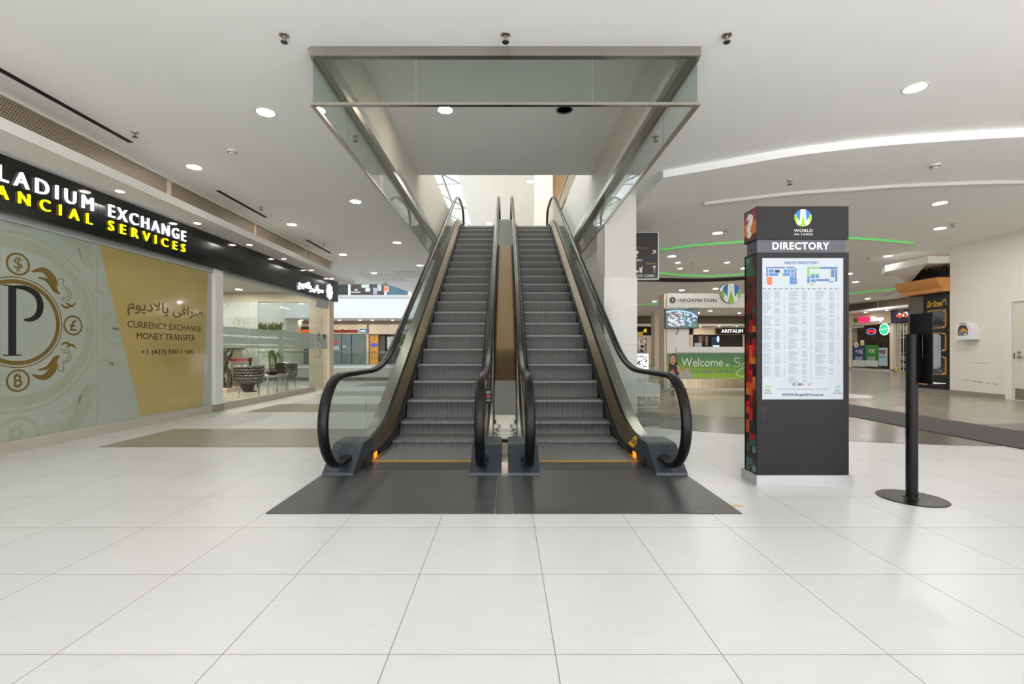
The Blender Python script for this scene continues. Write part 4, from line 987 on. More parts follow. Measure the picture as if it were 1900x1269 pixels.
aer = [(150, 190, 226), (214, 176, 182), (96, 120, 140), (60, 84, 100), (190, 204, 220), (110, 140, 110), (170, 150, 160), (44, 84, 140), (206, 212, 222), (78, 96, 96)]
am = [mat('aerial_%d' % i, c, .4, emit=.75, var=.02) for i, c in enumerate(aer)]
scr.use(am[9]).fbox(TF, tx0+.015, tx1-.015, tz0+.015, tz1-.015, 0, .002)
rn = random.Random(5)
for i in range(150):
    a = rn.uniform(tx0+.06, tx1-.12); b = rn.uniform(tz0+.05, tz1-.1); w_ = rn.uniform(.03, .09); h_ = rn.uniform(.02, .05); s_ = .3
    u = (a-tx0)/(tx1-tx0); scr.use(am[rn.choice([1, 1, 4, 8, 6, 2] if u < .5 else [0, 7, 4, 2, 3, 5, 8])])
    scr.poly(TF, [(a, b), (a+w_*.9, b-w_*s_), (a+w_*.9+h_*.4, b-w_*s_+h_), (a+h_*.4, b+h_)], .002, .003+.00001*i)
scr.use(am[0]).stroke(TF, [tuple(v) for v in cat_rom([(tx0+.02, tz1-.09), ((tx0+tx1)/2-.1, tz1-.05), (tx1-.2, tz1-.12), (tx1-.02, tz1-.25)], 6)], .04, .005, .006)
scr.build('screen', None, tv)
MB().tube(cat_rom([(xi(1258), IY-.03, tz0), (xi(1256.5), IY-.04, zi(613)), (xi(1253), IY-.03, zi(620)), (xi(1257), IY-.03, zi(618)), (xi(1258.5), IY-.03, tz0)], 5), .006, 5).build('cable', M_BLACK, tv)
cp = thing('counter_sign', (xi(1300), IY+.2, zi(643.5)+.002), 'small printed notice standing on the information booth counter', 'notice')
MB().box(xi(1294), xi(1307), IY+.18, IY+.2, zi(643.5)+.002, zi(636)).build('card', M_POSTER, cp)

# white bench behind the column
t = thing('bench', (2.7, 9.35, 0), 'white upholstered bench on a white metal frame behind the glossy column', 'bench')
MB().bbox(Fr((0, 9.05, 0)), 2.33, 3.0, .26, .455, -.55, 0, .012).build('seat', mat('white_upholstery', (214, 216, 218), .6), t)
MB().box(2.33, 3.0, 9.05, 9.6, .215, .26).build('seat_frame', M_WHITE, t)
for x in (2.34, 2.72, 2.97):
    for y in (9.06, 9.56): MB().box(x, x+.022, y, y+.022, 0, .215).build('leg', M_WHITE, t)
MB().box(2.34, 2.99, 9.06, 9.08, .0, .02).box(2.34, 2.74, 9.06, 9.08, .085, .105).box(2.34, 2.99, 9.56, 9.58, 0, .02).build('stretcher', M_WHITE, t)

# hanging directional sign
HY = 9.6; hxr = PX(1220.5, HY); HF = Fr((0, HY, 0)); zh = lambda py: PZ(py, HY); xh = lambda px: PX(px, HY)
t = thing('hanging_sign', (2.9, HY, zh(518)), 'black hanging direction sign with food court and info arrows, beside the white column', 'sign')
MB().box(xh(1130), hxr, HY, HY+.12, zh(517), zh(432)).build('sign_panel', mat('charcoal_sign', (44, 42, 44), .4), t)
MB().box(xh(1130), hxr+.02, HY-.01, HY+.13, zh(518.4), zh(517)).box(xh(1130), hxr+.02, HY-.01, HY+.13, zh(432), zh(430.5)).box(hxr, hxr+.02, HY-.01, HY+.13, zh(517), zh(432)).build('edge_frame', M_ALU, t)
for x in (xh(1140), xh(1212)): MB().tube([(x, HY+.06, zh(430.5)), (x, HY+.06, ZC)], .012, 8).build('hanger_rod', M_ALU, t)
l_ = MB().text(HF, '?', xh(1176), zh(477.5), xh(1185)-xh(1176), zh(465)-zh(477.5), 0, .006, bold=.03).text(HF, 'INFO', xh(1177.5), zh(485.2), xh(1192)-xh(1177.5), zh(480.8)-zh(485.2), 0, .006, bold=.02)
l_.text(HF, 'FOOD COURT', xh(1177), zh(514), xh(1215)-xh(1177), zh(509.3)-zh(514), 0, .006, bold=.02).text(HF, 'L2', xh(1212.3), zh(505.3), xh(1216)-xh(1212.3), zh(502.3)-zh(505.3), 0, .006)
l_.stroke(HF, [(xh(1210.5), zh(471)), (xh(1216), zh(465.2))], .022, 0, .006).stroke(HF, [(xh(1211), zh(465)), (xh(1216.3), zh(465)), (xh(1216.3), zh(470))], .022, 0, .006)
l_.stroke(HF, [(xh(1214), zh(501)), (xh(1214), zh(493.5))], .02, 0, .006).stroke(HF, [(xh(1211), zh(496)), (xh(1214), zh(493)), (xh(1217), zh(496))], .02, 0, .006)
l_.poly(HF, [(xh(1187), zh(506)), (xh(1191), zh(506)), (xh(1192), zh(496.5)), (xh(1186), zh(496.5))], 0, .006).stroke(HF, [(xh(1190.5), zh(497)), (xh(1192.5), zh(493.5))], .012, 0, .006).bbox(HF, xh(1176), xh(1185), zh(506), zh(501.5), 0, .006, .02)
l_.build('lettering', M_LTXT, t)
b_ = MB(); b_.use(mat('sign_orange', (170, 80, 40), .5)).fbox(HF, xh(1130), xh(1200), zh(461), zh(459.3), 0, .003); b_.use(mat('sign_amber', (180, 130, 50), .5)).fbox(HF, xh(1198), xh(1217), zh(490), zh(488.5), 0, .003); b_.build('colour_bar', None, t)

# ================================================================ SHOPS ACROSS THE HALL
def at(px, py, Y): return (PX(px, Y), Y, PZ(py, Y))
YW = 36.0; FW = Fr((0, YW, 0)); xw = lambda p: PX(p, YW); zw = lambda p: PZ(p, YW)
t = thing('shop_front', (xw(1330), YW, 0), 'dark-windowed shop behind the information booth, under a black sign with white capitals', 'shop')
MB().box(xw(1240), xw(1420), YW, YW+.3, 0, zw(602)).build('wall', M_BEIGE, t)
wf = MB().box(xw(1284.5), xw(1377), YW-.05, YW, .1, zw(621)).build('display_window', M_DKGLASS, t)
MB().box(xw(1281), xw(1284.5), YW-.12, YW, 0, zw(619)).box(xw(1377), xw(1382), YW-.12, YW, 0, zw(619)).box(xw(1281), xw(1382), YW-.12, YW, zw(621), zw(619)).build('window_frame', M_BEIGE, t)
MB().box(xw(1326.5), xw(1381), YW-.3, YW-.1, zw(620), zw(609)).build('sign_box', M_SIGN, t)
MB().text(Fr((0, YW-.3, 0)), 'ARITAUM', xw(1335), zw(617.8), xw(1374.5)-xw(1335), zw(611.5)-zw(617.8), .0, .04).build('lettering', M_LETW, t)
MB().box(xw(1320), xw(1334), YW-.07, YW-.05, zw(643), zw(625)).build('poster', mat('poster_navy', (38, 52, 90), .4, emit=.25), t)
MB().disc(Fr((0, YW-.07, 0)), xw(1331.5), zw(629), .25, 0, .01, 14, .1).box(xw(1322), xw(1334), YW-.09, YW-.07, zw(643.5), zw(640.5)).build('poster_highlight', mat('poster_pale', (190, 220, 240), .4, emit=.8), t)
for px, w_ in ((1296, 3), (1300, 2), (1308.5, 4)): MB().box(xw(px), xw(px+w_), YW-.08, YW-.05, zw(641), zw(624)).build('display_rack', mat('rack_tan', (150, 116, 92), .5, var=.2), t)
MB().box(xw(1278.5), xw(1285), YW-.1, YW-.02, zw(621), zw(609)).build('dark_recess', M_BLACKM, t)
g_o = MB().box(2.2, 19.9, YW-.03, YW-.005, zw(602)+.01, ZD-.01).build('mesh_grille', M_GRILLF); tag(g_o, 'brown mesh grille band above the far shops behind the booth', 'grille')
struct('ceiling_far_canopy', MB().box(2.2, 20, YW-.9, YW+.1, zw(606), zw(602)), M_WHITE)
# yellow lettered shop between pillars
YP = 33.5; xp = lambda p: PX(p, YP); zp = lambda p: PZ(p, YP)
struct('column_far', MB().box(xp(1198.5), xp(1217), YP-2, YP-1.2, 0, ZD), M_BEIGE)
t = thing('shop_front', (xp(1205), YP+1, 0), 'dark shop with yellow script sign and tall black window, left of the booth', 'shop')
MB().box(xw(1150), xw(1240), YW-.25, YW-.04, 0, zw(602)-.01).build('wall', M_BEIGE, t)
YQ = YW-.25; xq = lambda p: PX(p, YQ); zq = lambda p: PZ(p, YQ)
MB().box(xq(1160), xq(1240), YQ-.1, YQ, zq(622), zq(607)).build('sign_band', M_BLACKM, t)
ye = MB(); YF_ = Fr((0, YQ-.1, 0))
ye.text(YF_, 'R', xq(1192.5), zq(617), .28, .28, 0, .03, bold=.03, slant=.3).text(YF_, 'gs', xq(1215.5), zq(619), .34, .28, 0, .03, bold=.02, slant=.3).ring(YF_, xq(1236), zq(615), .2, .26, 0, .03)
ye.build('yellow_lettering', mat('sign_yellow', (226, 196, 60), .4, emit=.8), t)
MB().box(xq(1216.5), xq(1233.5), YQ-.06, YQ, zq(675.5), zq(622)).build('display_window', M_DKGLASS, t)
MB().box(xq(1222), xq(1229), YQ-.08, YQ-.06, zq(630), zq(624)).build('window_screen', mat('screen_blue', (130, 170, 190), .4, emit=.5), t)
for p in (1219, 1222.5, 1228): MB().box(xq(p), xq(p+1.6), YQ-.07, YQ-.06, zq(668), zq(634)).build('window_post', mat('post_grey', (96, 98, 92), .4), t)
MB().box(xq(1216), xq(1234), YQ-.12, YQ, zq(679), zq(675.5)).build('sill', M_WHITE, t)
YD = 26.0; xd = lambda p: PX(p, YD); zd = lambda p: PZ(p, YD)
t = thing('display_stand', (xd(1190), YD, 0), 'retail display stand of small goods on shelves, above a bright lightbox, by the column', 'display stand')
MB().box(xd(1170), xd(1205), YD, YD+.6, 0, zd(655)).build('cabinet', mat('dark_cabinet', (50, 48, 50), .4), t)
MB().box(xd(1171), xd(1203.5), YD-.03, YD, zd(686), zd(656)).build('lightbox', mat('lightbox_white', (236, 240, 246), .4, emit=.85), t)
lb = MB(); rn = random.Random(9)
for i in range(36):
    a = rn.uniform(1180, 1200); b = rn.uniform(659, 682); lb.use([M_RED, M_BLACK, M_NAVY, M_STONE][rn.choice([0, 1, 1, 2, 3, 3])]).box(xd(a), xd(a+rn.uniform(1, 4)), YD-.034-.0001*i, YD-.03, zd(b+rn.uniform(1, 3)), zd(b))
lb.build('lightbox_print', None, t)
for p in (626, 636, 645, 654): MB().box(xd(1176), xd(1204), YD+.1, YD+.5, zd(p+.7), zd(p)).build('shelf', M_ALU, t)
MB().box(xd(1174), xd(1176), YD+.1, YD+.5, 0.9, zd(616)).box(xd(1201), xd(1202), YD+.1, YD+.5, .9, zd(626)).build('upright', M_ALU, t)
MB().box(xd(1184), xd(1194), YD+.12, YD+.4, zd(624.5), zd(615.5)).build('header_card', mat('mustard_card', (180, 150, 50), .5), t)
rn = random.Random(2)
for i, p in enumerate((636, 645, 654)):
    for j in range(4):
        a = 1181.5+4.6*j+rn.uniform(-.4, .4)
        o = MB().box(xd(a), xd(a+rn.uniform(2.5, 3.9)), YD+.12, YD+.3, zd(p)+.002, zd(p-rn.uniform(3.5, 7))).build('boxed_item', [M_ALU, M_INK, M_BLACK, M_STONE, mat('brown_box', (96, 60, 50), .5), M_WHITE][rn.choice([0, 1, 1, 2, 3, 4, 5])])
        tag(o, 'small boxed item on a shelf of the display stand by the column', 'box', 'goods on the display stand')

# ---------------------------------------------------------------- vitamin shop and its neighbour, far right
VX = 20.0; VF = Fr((VX, 0, 0), (0, -1, 0))
def va(px): return -F*VX/(px-CX)
def vz(px, py): return PZ(py, F*VX/(px-CX))
t = thing('shop_front', (VX, 25, 0), 'vitamin shop with pink and white sign, lit window and blue and green posters', 'shop')
A0, A1 = va(1581), va(1653)
MB().fbox(VF, A0-.6, va(1655.2), 2.52, 3.3, -.3, 0).fbox(VF, A0-.6, A0, 0, 2.52, -.3, .0).fbox(VF, A1, va(1659.8), 0, 2.50, -.3, .06).build('surround', M_BEIGE, t)
MB().fbox(VF, A1-.02, va(1659.8), 0, .14, -.29, .08).fbox(VF, A0-.25, A0-.02, 0, .14, -.3, .03).build('pillar_base', mat('post_base_stone', (150, 136, 122), .5), t)
MB().fbox(VF, A0, A1, .0, .12, -.05, .02).build('sill', M_ALU, t)
MB().fbox(VF, A0, A1, .12, 2.5, -.012, 0).build('display_window', M_SHOPG, t)
MB().fbox(VF, A0, A1, 0, 2.6, -1.8, -1.7).build('back_wall', mat('olive_wall', (124, 110, 80), .7), t)
MB().fbox(VF, A0+.02, A0+.9, 2.38, 2.48, -.02, .012).build('door_header', M_ALU, t)
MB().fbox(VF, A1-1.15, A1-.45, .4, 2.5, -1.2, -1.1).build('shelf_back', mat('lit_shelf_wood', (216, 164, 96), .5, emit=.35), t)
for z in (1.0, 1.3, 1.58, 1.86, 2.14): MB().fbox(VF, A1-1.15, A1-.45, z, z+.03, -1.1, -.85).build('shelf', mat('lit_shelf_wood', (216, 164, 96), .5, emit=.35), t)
rn = random.Random(4)
for z in (1.032, 1.332, 1.612, 1.892, 2.172):
    for j in range(5):
        a = A1-1.1+.13*j; fr = Fr(VF.p(a, 0, -.98)); hgt = rn.uniform(.1, .2)
        o = MB().lathe(fr.o.x, fr.o.y, [(0, z), (.035, z), (.035, z+hgt*.75), (.018, z+hgt*.85), (.018, z+hgt), (0, z+hgt)], 10).build('supplement_bottle', [M_WHITE, M_STONE, mat('amber_bottle', (150, 90, 40), .3)][rn.randrange(3)])
        tag(o, 'small bottle on the lit wooden shelves inside the vitamin shop', 'bottle', 'bottles on the vitamin shop shelves')
MB().fbox(VF, A0+.85, A1-1.2, 1.62, 2.42, -.9, -.85).fbox(VF, A0+.95, A1-1.2, 1.25, 1.6, -.9, -.8).build('dark_display', mat('dark_display', (60, 50, 46), .5, var=.3, scale=12), t)
MB().fbox(VF, A1-.45, A1, .1, 2.5, -.9, -.85).build('dark_backing', M_BLACKM, t)
def vt(s, p0, p1, y0, y1, m, nm, d=.08):
    a, b = va(p0), va(p1); pm = (p0+p1)/2
    MB().text(VF, s, a, vz(pm, y1), b-a, vz(pm, y0)-vz(pm, y1), 0, d).build(nm, m, t)
vt('VITA', 1594, 1615.5, 588, 598, mat('lit_pink', (236, 40, 110), .4, emit=.7), 'pink_lettering')
vt('Shop', 1617, 1640, 587, 597.5, M_LETW, 'white_lettering')
lv = MB()
for (p0, q0, p1, q1) in ((1589, 599, 1584, 591), (1589, 599, 1588, 588), (1589.5, 599, 1592.5, 590)):
    a, b = (va(p0), vz(p0, q0)), (va(p1), vz(p1, q1)); m_ = ((a[0]+b[0])/2, (a[1]+b[1])/2)
    lv.stroke(VF, [a, m_, b], [.03, .16, .01], 0, .05)
lv.build('leaf_emblem', mat('sign_leaf', (150, 160, 50), .5), t)
op = thing('open_sign', (VX-.02, 24.9, 1.85), 'oval neon open sign, red letters in a blue ring, in the vitamin shop window', 'sign')
oa, oz = va(1618), vz(1618, 615)
MB().disc(VF, oa, oz, .19, .004, .02, 30, .34).build('backing', M_BLACK, op)
rg = MB(); n = 30; pts = [VF.p(oa+.32*math.cos(2*PI*i/n), oz+.17*math.sin(2*PI*i/n), .035) for i in range(n+1)]; rg.tube(pts, .016, 6)
rg.build('blue_tube', mat('neon_blue', (110, 130, 255), .4, emit=1.3), op)
MB().text(VF, 'OPEN', oa-.23, oz-.085, .46, .17, .02, .04, bold=.02).build('red_lettering', mat('neon_red', (255, 40, 40), .4, emit=1.3), op)
gs = thing('round_sign', (VX-.02, 24.1, 1.7), 'round glowing green sign with a white rim in the vitamin shop window', 'sign')
ga, gz = va(1643.8), vz(1644.5, 611)
MB().disc(VF, ga, gz, .31, .065, .10, 36).build('rim', mat('lit_rim', (235, 255, 245), .4, emit=1.1), gs)
MB().disc(VF, ga, gz, .275, .10, .105, 36).build('face', mat('lit_green_face', (40, 190, 130), .4, emit=.8), gs)
MB().fbox(VF, ga-.2, ga+.2, gz-.01, gz+.025, .105, .11).build('white_bar', M_LETW, gs)
def poster(nm, lab, p0, p1, y0, y1, m, extra=None):
    pm = (p0+p1)/2; a, b = va(p0), va(p1); z0, z1 = vz(pm, y1), vz(pm, y0)
    q = thing(nm, VF.p((a+b)/2, z0, .01), lab, 'poster'); MB().fbox(VF, a, b, z0, z1, .003, .008).build('sheet', m, q)
    u = lambda f_: a+(b-a)*f_
    v = lambda f_: z0+(z1-z0)*f_
    return q, u, v
M_PALE = mat('pale_poster_foot', (190, 206, 200), .5)
q, u, v = poster('window_poster', 'dark blue poster low in the vitamin shop window', 1582.5, 1605, 641, 680, mat('poster_blue', (24, 52, 110), .4))
MB().fbox(VF, u(0), u(1), v(0), v(.3), .008, .01).build('pale_foot', M_PALE, q)
MB().text(VF, 'MOBI', u(.25), v(.62), u(.75)-u(.25), v(.8)-v(.62), .008, .011).stroke(VF, [(u(.86), v(.84)), (u(.78), v(.8)), (u(.78), v(.6)), (u(.88), v(.58))], .03, .008, .011).build('lettering', M_LTXT, q)
MB().fbox(VF, u(.22), u(.42), v(.3), v(.48), .01, .013).fbox(VF, u(.44), u(.58), v(.3), v(.46), .01, .013).fbox(VF, u(.6), u(.8), v(.3), v(.48), .01, .013).build('printed_boxes', M_INK, q)
q, u, v = poster('window_poster', 'bright green poster low in the vitamin shop window', 1605.5, 1629.5, 640, 680, mat('poster_green', (40, 130, 40), .4))
MB().fbox(VF, u(0), u(1), v(0), v(.28), .008, .01).build('pale_foot', M_PALE, q)
MB().text(VF, 'MOBI', u(.28), v(.64), u(.72)-u(.28), v(.82)-v(.64), .008, .011).build('lettering', M_LTXT, q)
MB().fbox(VF, u(.2), u(.4), v(.28), v(.46), .01, .013).fbox(VF, u(.42), u(.58), v(.28), v(.46), .01, .013).fbox(VF, u(.6), u(.8), v(.28), v(.46), .01, .013).build('printed_boxes', M_INK, q)
q, u, v = poster('window_poster', 'photo poster of brown food over a pale blue panel in the vitamin shop window', 1630.5, 1647, 645, 678.5, mat('poster_sky', (168, 192, 204), .4))
fd = MB(); rn = random.Random(6)
for i in range(9): fd.disc(VF, u(rn.uniform(.12, .85)), v(rn.uniform(.58, .88)), .05, .008, .010+.0003*i, 10, .07)
fd.build('printed_food', mat('poster_brown', (120, 62, 44), .5, var=.2, scale=10), q)
MB().fbox(VF, u(0), u(1), v(.46), v(.5), .008, .01).build('rule', M_NAVY, q)
q = thing('round_poster', VF.p(va(1590), 1.4, .01), 'small round white notice above the blue poster in the vitamin shop', 'notice'); MB().disc(VF, va(1589.5), vz(1589.5, 640), .16, .0115, .018, 24).build('sheet', M_WHITE, q); MB().disc(VF, va(1590), vz(1590, 641), .07, .018, .02, 14).build('print', mat('notice_tan', (196, 140, 110), .5), q)
q = thing('yellow_notice', VF.p(va(1600), 1.35, .01), 'small yellow and white notice above the blue poster in the vitamin shop', 'notice'); MB().fbox(VF, va(1596.5), va(1603.5), vz(1600, 640.6), vz(1600, 631), .004, .01).build('sheet', M_WHITE, q); MB().fbox(VF, va(1596.8), va(1603.2), vz(1600, 640.4), vz(1600, 635), .01, .012).build('print', mat('notice_yellow', (222, 210, 50), .5), q)
# canopy and grille along that side
struct('ceiling_canopy_right', MB().box(VX-.9, VX+.1, 14, 40, 3.17, 3.285), M_WHITE)
for a, b in ((14, 21), (21.1, 25.0), (25.1, 30), (30.1, 36)): tag(MB().box(VX-.03, VX-.005, a, b, 3.30, ZD-.01).build('mesh_grille', M_GRILLF), 'brown mesh grille panel above the vitamin shop canopy', 'grille', 'mesh grilles above the far right shops')
t = thing('shop_front', (VX, 22.6, 0), 'shop with navy sign and white scrollwork gate, beside the vitamin shop', 'shop')
N0, N1 = va(1655.5), va(1712)
MB().fbox(VF, N0, N1, vz(1680, 597), vz(1680, 573.5), -.1, .08).build('sign_panel', mat('navy_panel', (22, 34, 88), .3), t)
sg2 = MB(); rn = random.Random(8); NF = Fr(VF.p(0, 0, .08), (0, -1, 0))
sg2.use(mat('sign_orange_lit', (230, 110, 60), .4, emit=.6))
for pts in ([(1667, 587), (1672, 583), (1676, 586), (1672, 589), (1678, 584), (1682, 580)], [(1684, 588), (1690, 583), (1696, 584), (1702, 580)]):
    sg2.stroke(NF, [(va(a), vz(a, b)) for a, b in [tuple(v_) for v_ in cat_rom(pts, 6)]], .09, 0, .03)
sg2.use(M_LETW)
for a, b in ((1673, 582.5), (1685, 580), (1688.5, 583), (1680, 585.5)): sg2.disc(NF, va(a), vz(a, b), .05, 0, .04, 10)
sg2.build('script_lettering', None, t)
MB().fbox(VF, va(1660.2), va(1661.5), 0, 2.5, -.3, .0).build('side_post', M_WHITE, t)
MB().fbox(VF, va(1660.4), N1, 0, 2.5, -1.2, -1.1).fbox(VF, N0, N1, 2.6, 3.3, -.3, -.1).build('interior_wall', mat('sage_wall', (166, 168, 140), .7), t)
gt = MB(); G0, G1 = va(1666), va(1700)
for z in (.05, .95, 1.75, 2.42): gt.fbox(VF, G0, G1, z, z+.035, .0, .03)
for i in range(7): a = G0+(G1-G0)*i/6; gt.fbox(VF, a-.012, a+.012, .05, 2.45, 0, .03)
def scroll(fr, a, b, r, sg, turns=1.6, n=26):
    return [fr.p(a+r*(1-.78*i/n)*math.cos(sg*2*PI*turns*i/n), b+r*(1-.78*i/n)*math.sin(sg*2*PI*turns*i/n), .015) for i in range(n+1)]
for zc in (.35, .72, 2.0, 2.25):
    for i in range(6): gt.tube(scroll(VF, G0+(G1-G0)*(i+.5)/6, zc, .13, 1 if i % 2 else -1), .014, 5)
gt.fbox(VF, G0+.5, G0+1.1, 1.2, 1.34, 0, .03)
gt.build('scroll_gate', mat('cream_ironwork', (206, 204, 186), .5), t)
MB().fbox(VF, va(1660.5), va(1665.5), .06, .24, .0, .02).build('yellow_card', mat('notice_yellow', (222, 210, 50), .5), t)

# ---------------------------------------------------------------- perfume shop on the corner by the right wall
PXX = 11.42; PF = Fr((PXX, 0, 0), (0, -1, 0))
def pa(px): return -F*PXX/(px-CX)
def pz(px, py): return PZ(py, F*PXX/(px-CX))
t = thing('corner_shop_front', (PXX, 12.5, 0), 'black perfume shop corner with gold script, framed display boxes and wooden cornice', 'shop')
MB().box(PXX, 14.5, 11.9, 13.2, .08, 2.66).build('black_panel', mat('black_shop_panel', (20, 20, 22), .35), t)
MB().box(PXX-.02, 14.5, 11.88, 13.2, 0, .08).build('base', mat('grey_base', (140, 134, 126), .5), t)
MB().box(PXX-.03, PXX, 12.74, 13.2, .55, 2.60).build('side_pilaster', mat('olive_pilaster', (96, 90, 76), .4), t)
for z in (.18, .27, .36, .45): MB().box(PXX-.04, PXX, 12.62, 13.2, z, z+.045).build('wood_slat', M_WOODO, t)
cn = MB(); pr = [(.0, 2.62), (.26, 2.62), (.26, 2.72), (.30, 2.74), (.36, 2.80), (.40, 2.88), (.42, 2.97), (0, 2.97)]
vs = []; 
for Y in (11.875, 13.15): vs += [(PXX-.04-d, Y, z) for d, z in pr]
n = len(pr); cn.add(vs, [(q, (q+1) % n, n+(q+1) % n, n+q) for q in range(n)]+[tuple(range(n-1, -1, -1)), tuple(n+q for q in range(n))])
cn.build('wood_cornice', M_WOODO, t)
MB().box(PXX, 14.5, 11.9, 13.2, 2.66, 2.97).build('cornice_core', M_WOODO, t)
MB().box(PXX+.02, PXX+.06, 11.9, 13.1, 2.97, 3.34).build('grille_backing', mat('tan_backing', (150, 128, 104), .6), t)
ir = MB()
for i in range(6):
    a = -13.0+.2*i
    for zc, sgn in ((3.06, 1), (3.22, -1)): ir.tube(scroll(Fr((PXX-.02, 0, 0), (0, -1, 0)), a+(.1 if sgn < 0 else 0), zc, .105, sgn), .016, 6)
ir.box(PXX-.04, PXX-.01, 11.9, 13.1, 2.97, 2.99).box(PXX-.04, PXX-.01, 13.05, 13.15, 2.97, 3.34)
ir.build('iron_scroll_grille', M_BLACKM, t)
cp_ = [(10.76, 11.89), (11.6, 11.89), (11.6, 13.9), (11.2, 13.9), (10.76, 13.24)]
MB().poly(Fr((0, 0, 0), (1, 0, 0), (0, 1, 0)), cp_, 3.33, 3.51).build('white_canopy', M_WHITE, t)
MB().add([(10.78, 11.95, 3.33), (10.78, 13.2, 3.33), (PXX, 13.2, 2.98), (PXX, 13.2, 3.33)], [(0, 1, 3), (1, 2, 3), (0, 2, 1)]).build('canopy_soffit', M_WHITE, t)
MB().text(PF, 'Dr Scent', pa(1721), pz(1735, 569.5), pa(1750)-pa(1721), .17, 0, .01, bold=.03, slant=.25).fbox(PF, pa(1723), pa(1758), 2.16, 2.168, 0, .004).build('gold_lettering', mat('gold_letter', (206, 164, 60), .35, .3), t)
fl = MB()
for i in range(6):
    an = math.radians(-40+i*42); c0 = (pa(1753), pz(1753, 561)); fl.stroke(PF, [(c0[0]+.02*math.cos(an), c0[1]+.03*math.sin(an)), (c0[0]+.05*math.cos(an), c0[1]+.075*math.sin(an)), (c0[0]+.07*math.cos(an), c0[1]+.105*math.sin(an))], [.004, .03, .006], 0, .01)
fl.build('petal_emblem', mat('gold_letter', (206, 164, 60), .35, .3), t)
for (y0, y1) in ((575, 609.5), (617.5, 652), (661, 695)):
    a0, a1 = pa(1722.5), pa(1757); z0, z1 = pz(1740, y1), pz(1740, y0)
    fb = MB()
    for r in ((a0, a1, z0, z0+.025), (a0, a1, z1-.025, z1), (a0, a0+.025, z0, z1), (a1-.025, a1, z0, z1)): fb.fbox(PF, r[0], r[1], r[2], r[3], 0, .03)
    fo = fb.build('display_frame', M_WOODO, t)
    MB().fbox(PF, a0+.025, a1-.025, z0+.025, z1-.025, 0, .006).build('display_glass', mat('display_glass', (44, 48, 50), .04, spec=.7), fo)
    MB().fbox(PF, a1-.09, a1-.035, z1-.05, z1-.035, .006, .012).fbox(PF, a0+.05, a0+.08, z0+.03, z0+.055, .006, .02).fbox(PF, a1-.1, a1-.05, z0+.03, z0+.05, .006, .02).build('display_goods', M_WHITE, fo)

# ---------------------------------------------------------------- wall dispenser on the right wall
t = thing('wall_dispenser', (11.15, 11.25, 1.35), 'white arched hand sanitizer dispenser with a round picture, fixed to the right wall', 'dispenser')
WF = Fr((11.3, 0, 0), (0, -1, 0)); ca = -11.33
prof_ = [(ca-.20, 1.38), (ca+.20, 1.38), (ca+.20, 1.62), (ca+.17, 1.70), (ca+.10, 1.765), (ca, 1.785), (ca-.10, 1.765), (ca-.17, 1.70), (ca-.20, 1.62)]
MB().poly(WF, prof_, 0, .20).build('shell', mat('white_plastic', (228, 230, 236), .3, var=.01), t)
MB().poly(WF, [(ca-.21, 1.37), (ca+.21, 1.37), (ca+.21, 1.395), (ca-.21, 1.395)], 0, .21).build('drip_lip', M_WHITE, t)
ph = MB(); ph.poly(WF, [(ca-.12, 1.47), (ca+.12, 1.47), (ca+.12, 1.62), (ca+.085, 1.70), (ca, 1.735), (ca-.085, 1.70), (ca-.12, 1.62)], .20, .204); ph.build('window_picture', mat('picture_dark', (60, 56, 66), .3), t)
MB().poly(WF, [(ca-.11, 1.48), (ca-.08, 1.60), (ca+.02, 1.66), (ca+.10, 1.60), (ca+.11, 1.54), (ca+.03, 1.56), (ca-.03, 1.48)], .204, .206).build('picture_amber', mat('picture_amber', (206, 144, 64), .4, var=.2, scale=20), t)
MB().disc(WF, ca-.04, 1.525, .045, .206, .208, 16).build('picture_blue', mat('picture_blue', (96, 120, 170), .4), t)
MB().fbox(WF, ca+.03, ca+.11, 1.48, 1.52, .206, .209).build('picture_label', M_WHITE, t)
ds_ = MB()
for i in range(7):
    an = math.radians(60+10*i); ds_.fbox(WF, ca+.30*.5*math.cos(an)-.009, ca+.15*math.cos(an)+.009, 1.605+.15*math.sin(an), 1.623+.15*math.sin(an), .2, .203)
ds_.build('arched_lettering', M_DKTXT, t)

# ================================================================ ATRIUM AT THE LEFT
t = thing('atrium_guard', (-8, 17.2, 0), 'glass guardrail with steel top rail on a white curb, beyond the black-fascia shop', 'guardrail')
MB().box(-16, -4.3, 17.2, 17.4, .12, .46).box(-4.5, -4.3, 17.4, 30, .12, .46).build('curb', M_WHITE, t)
MB().box(-16, -4.28, 17.18, 17.4, 0, .12).box(-4.5, -4.28, 17.4, 30, 0, .12).build('curb_base', mat('grey_base', (140, 134, 126), .5), t)
xs = [-16, -14.4, -12.8, -11.2, -9.6, -8.0, -6.4, -4.42]
for a, b in zip(xs, xs[1:]): MB().box(a+.01, b-.01, 17.29, 17.305, .46, 1.03).build('glass_panel', M_BAFF, t)
for a in range(18, 30, 3): MB().box(-4.41, -4.395, a, a+2.98, .46, 1.03).build('glass_panel', M_BAFF, t)
MB().box(-16, -4.37, 17.26, 17.33, 1.03, 1.07).box(-4.44, -4.37, 17.33, 30, 1.03, 1.07).build('top_rail', M_STEEL, t)
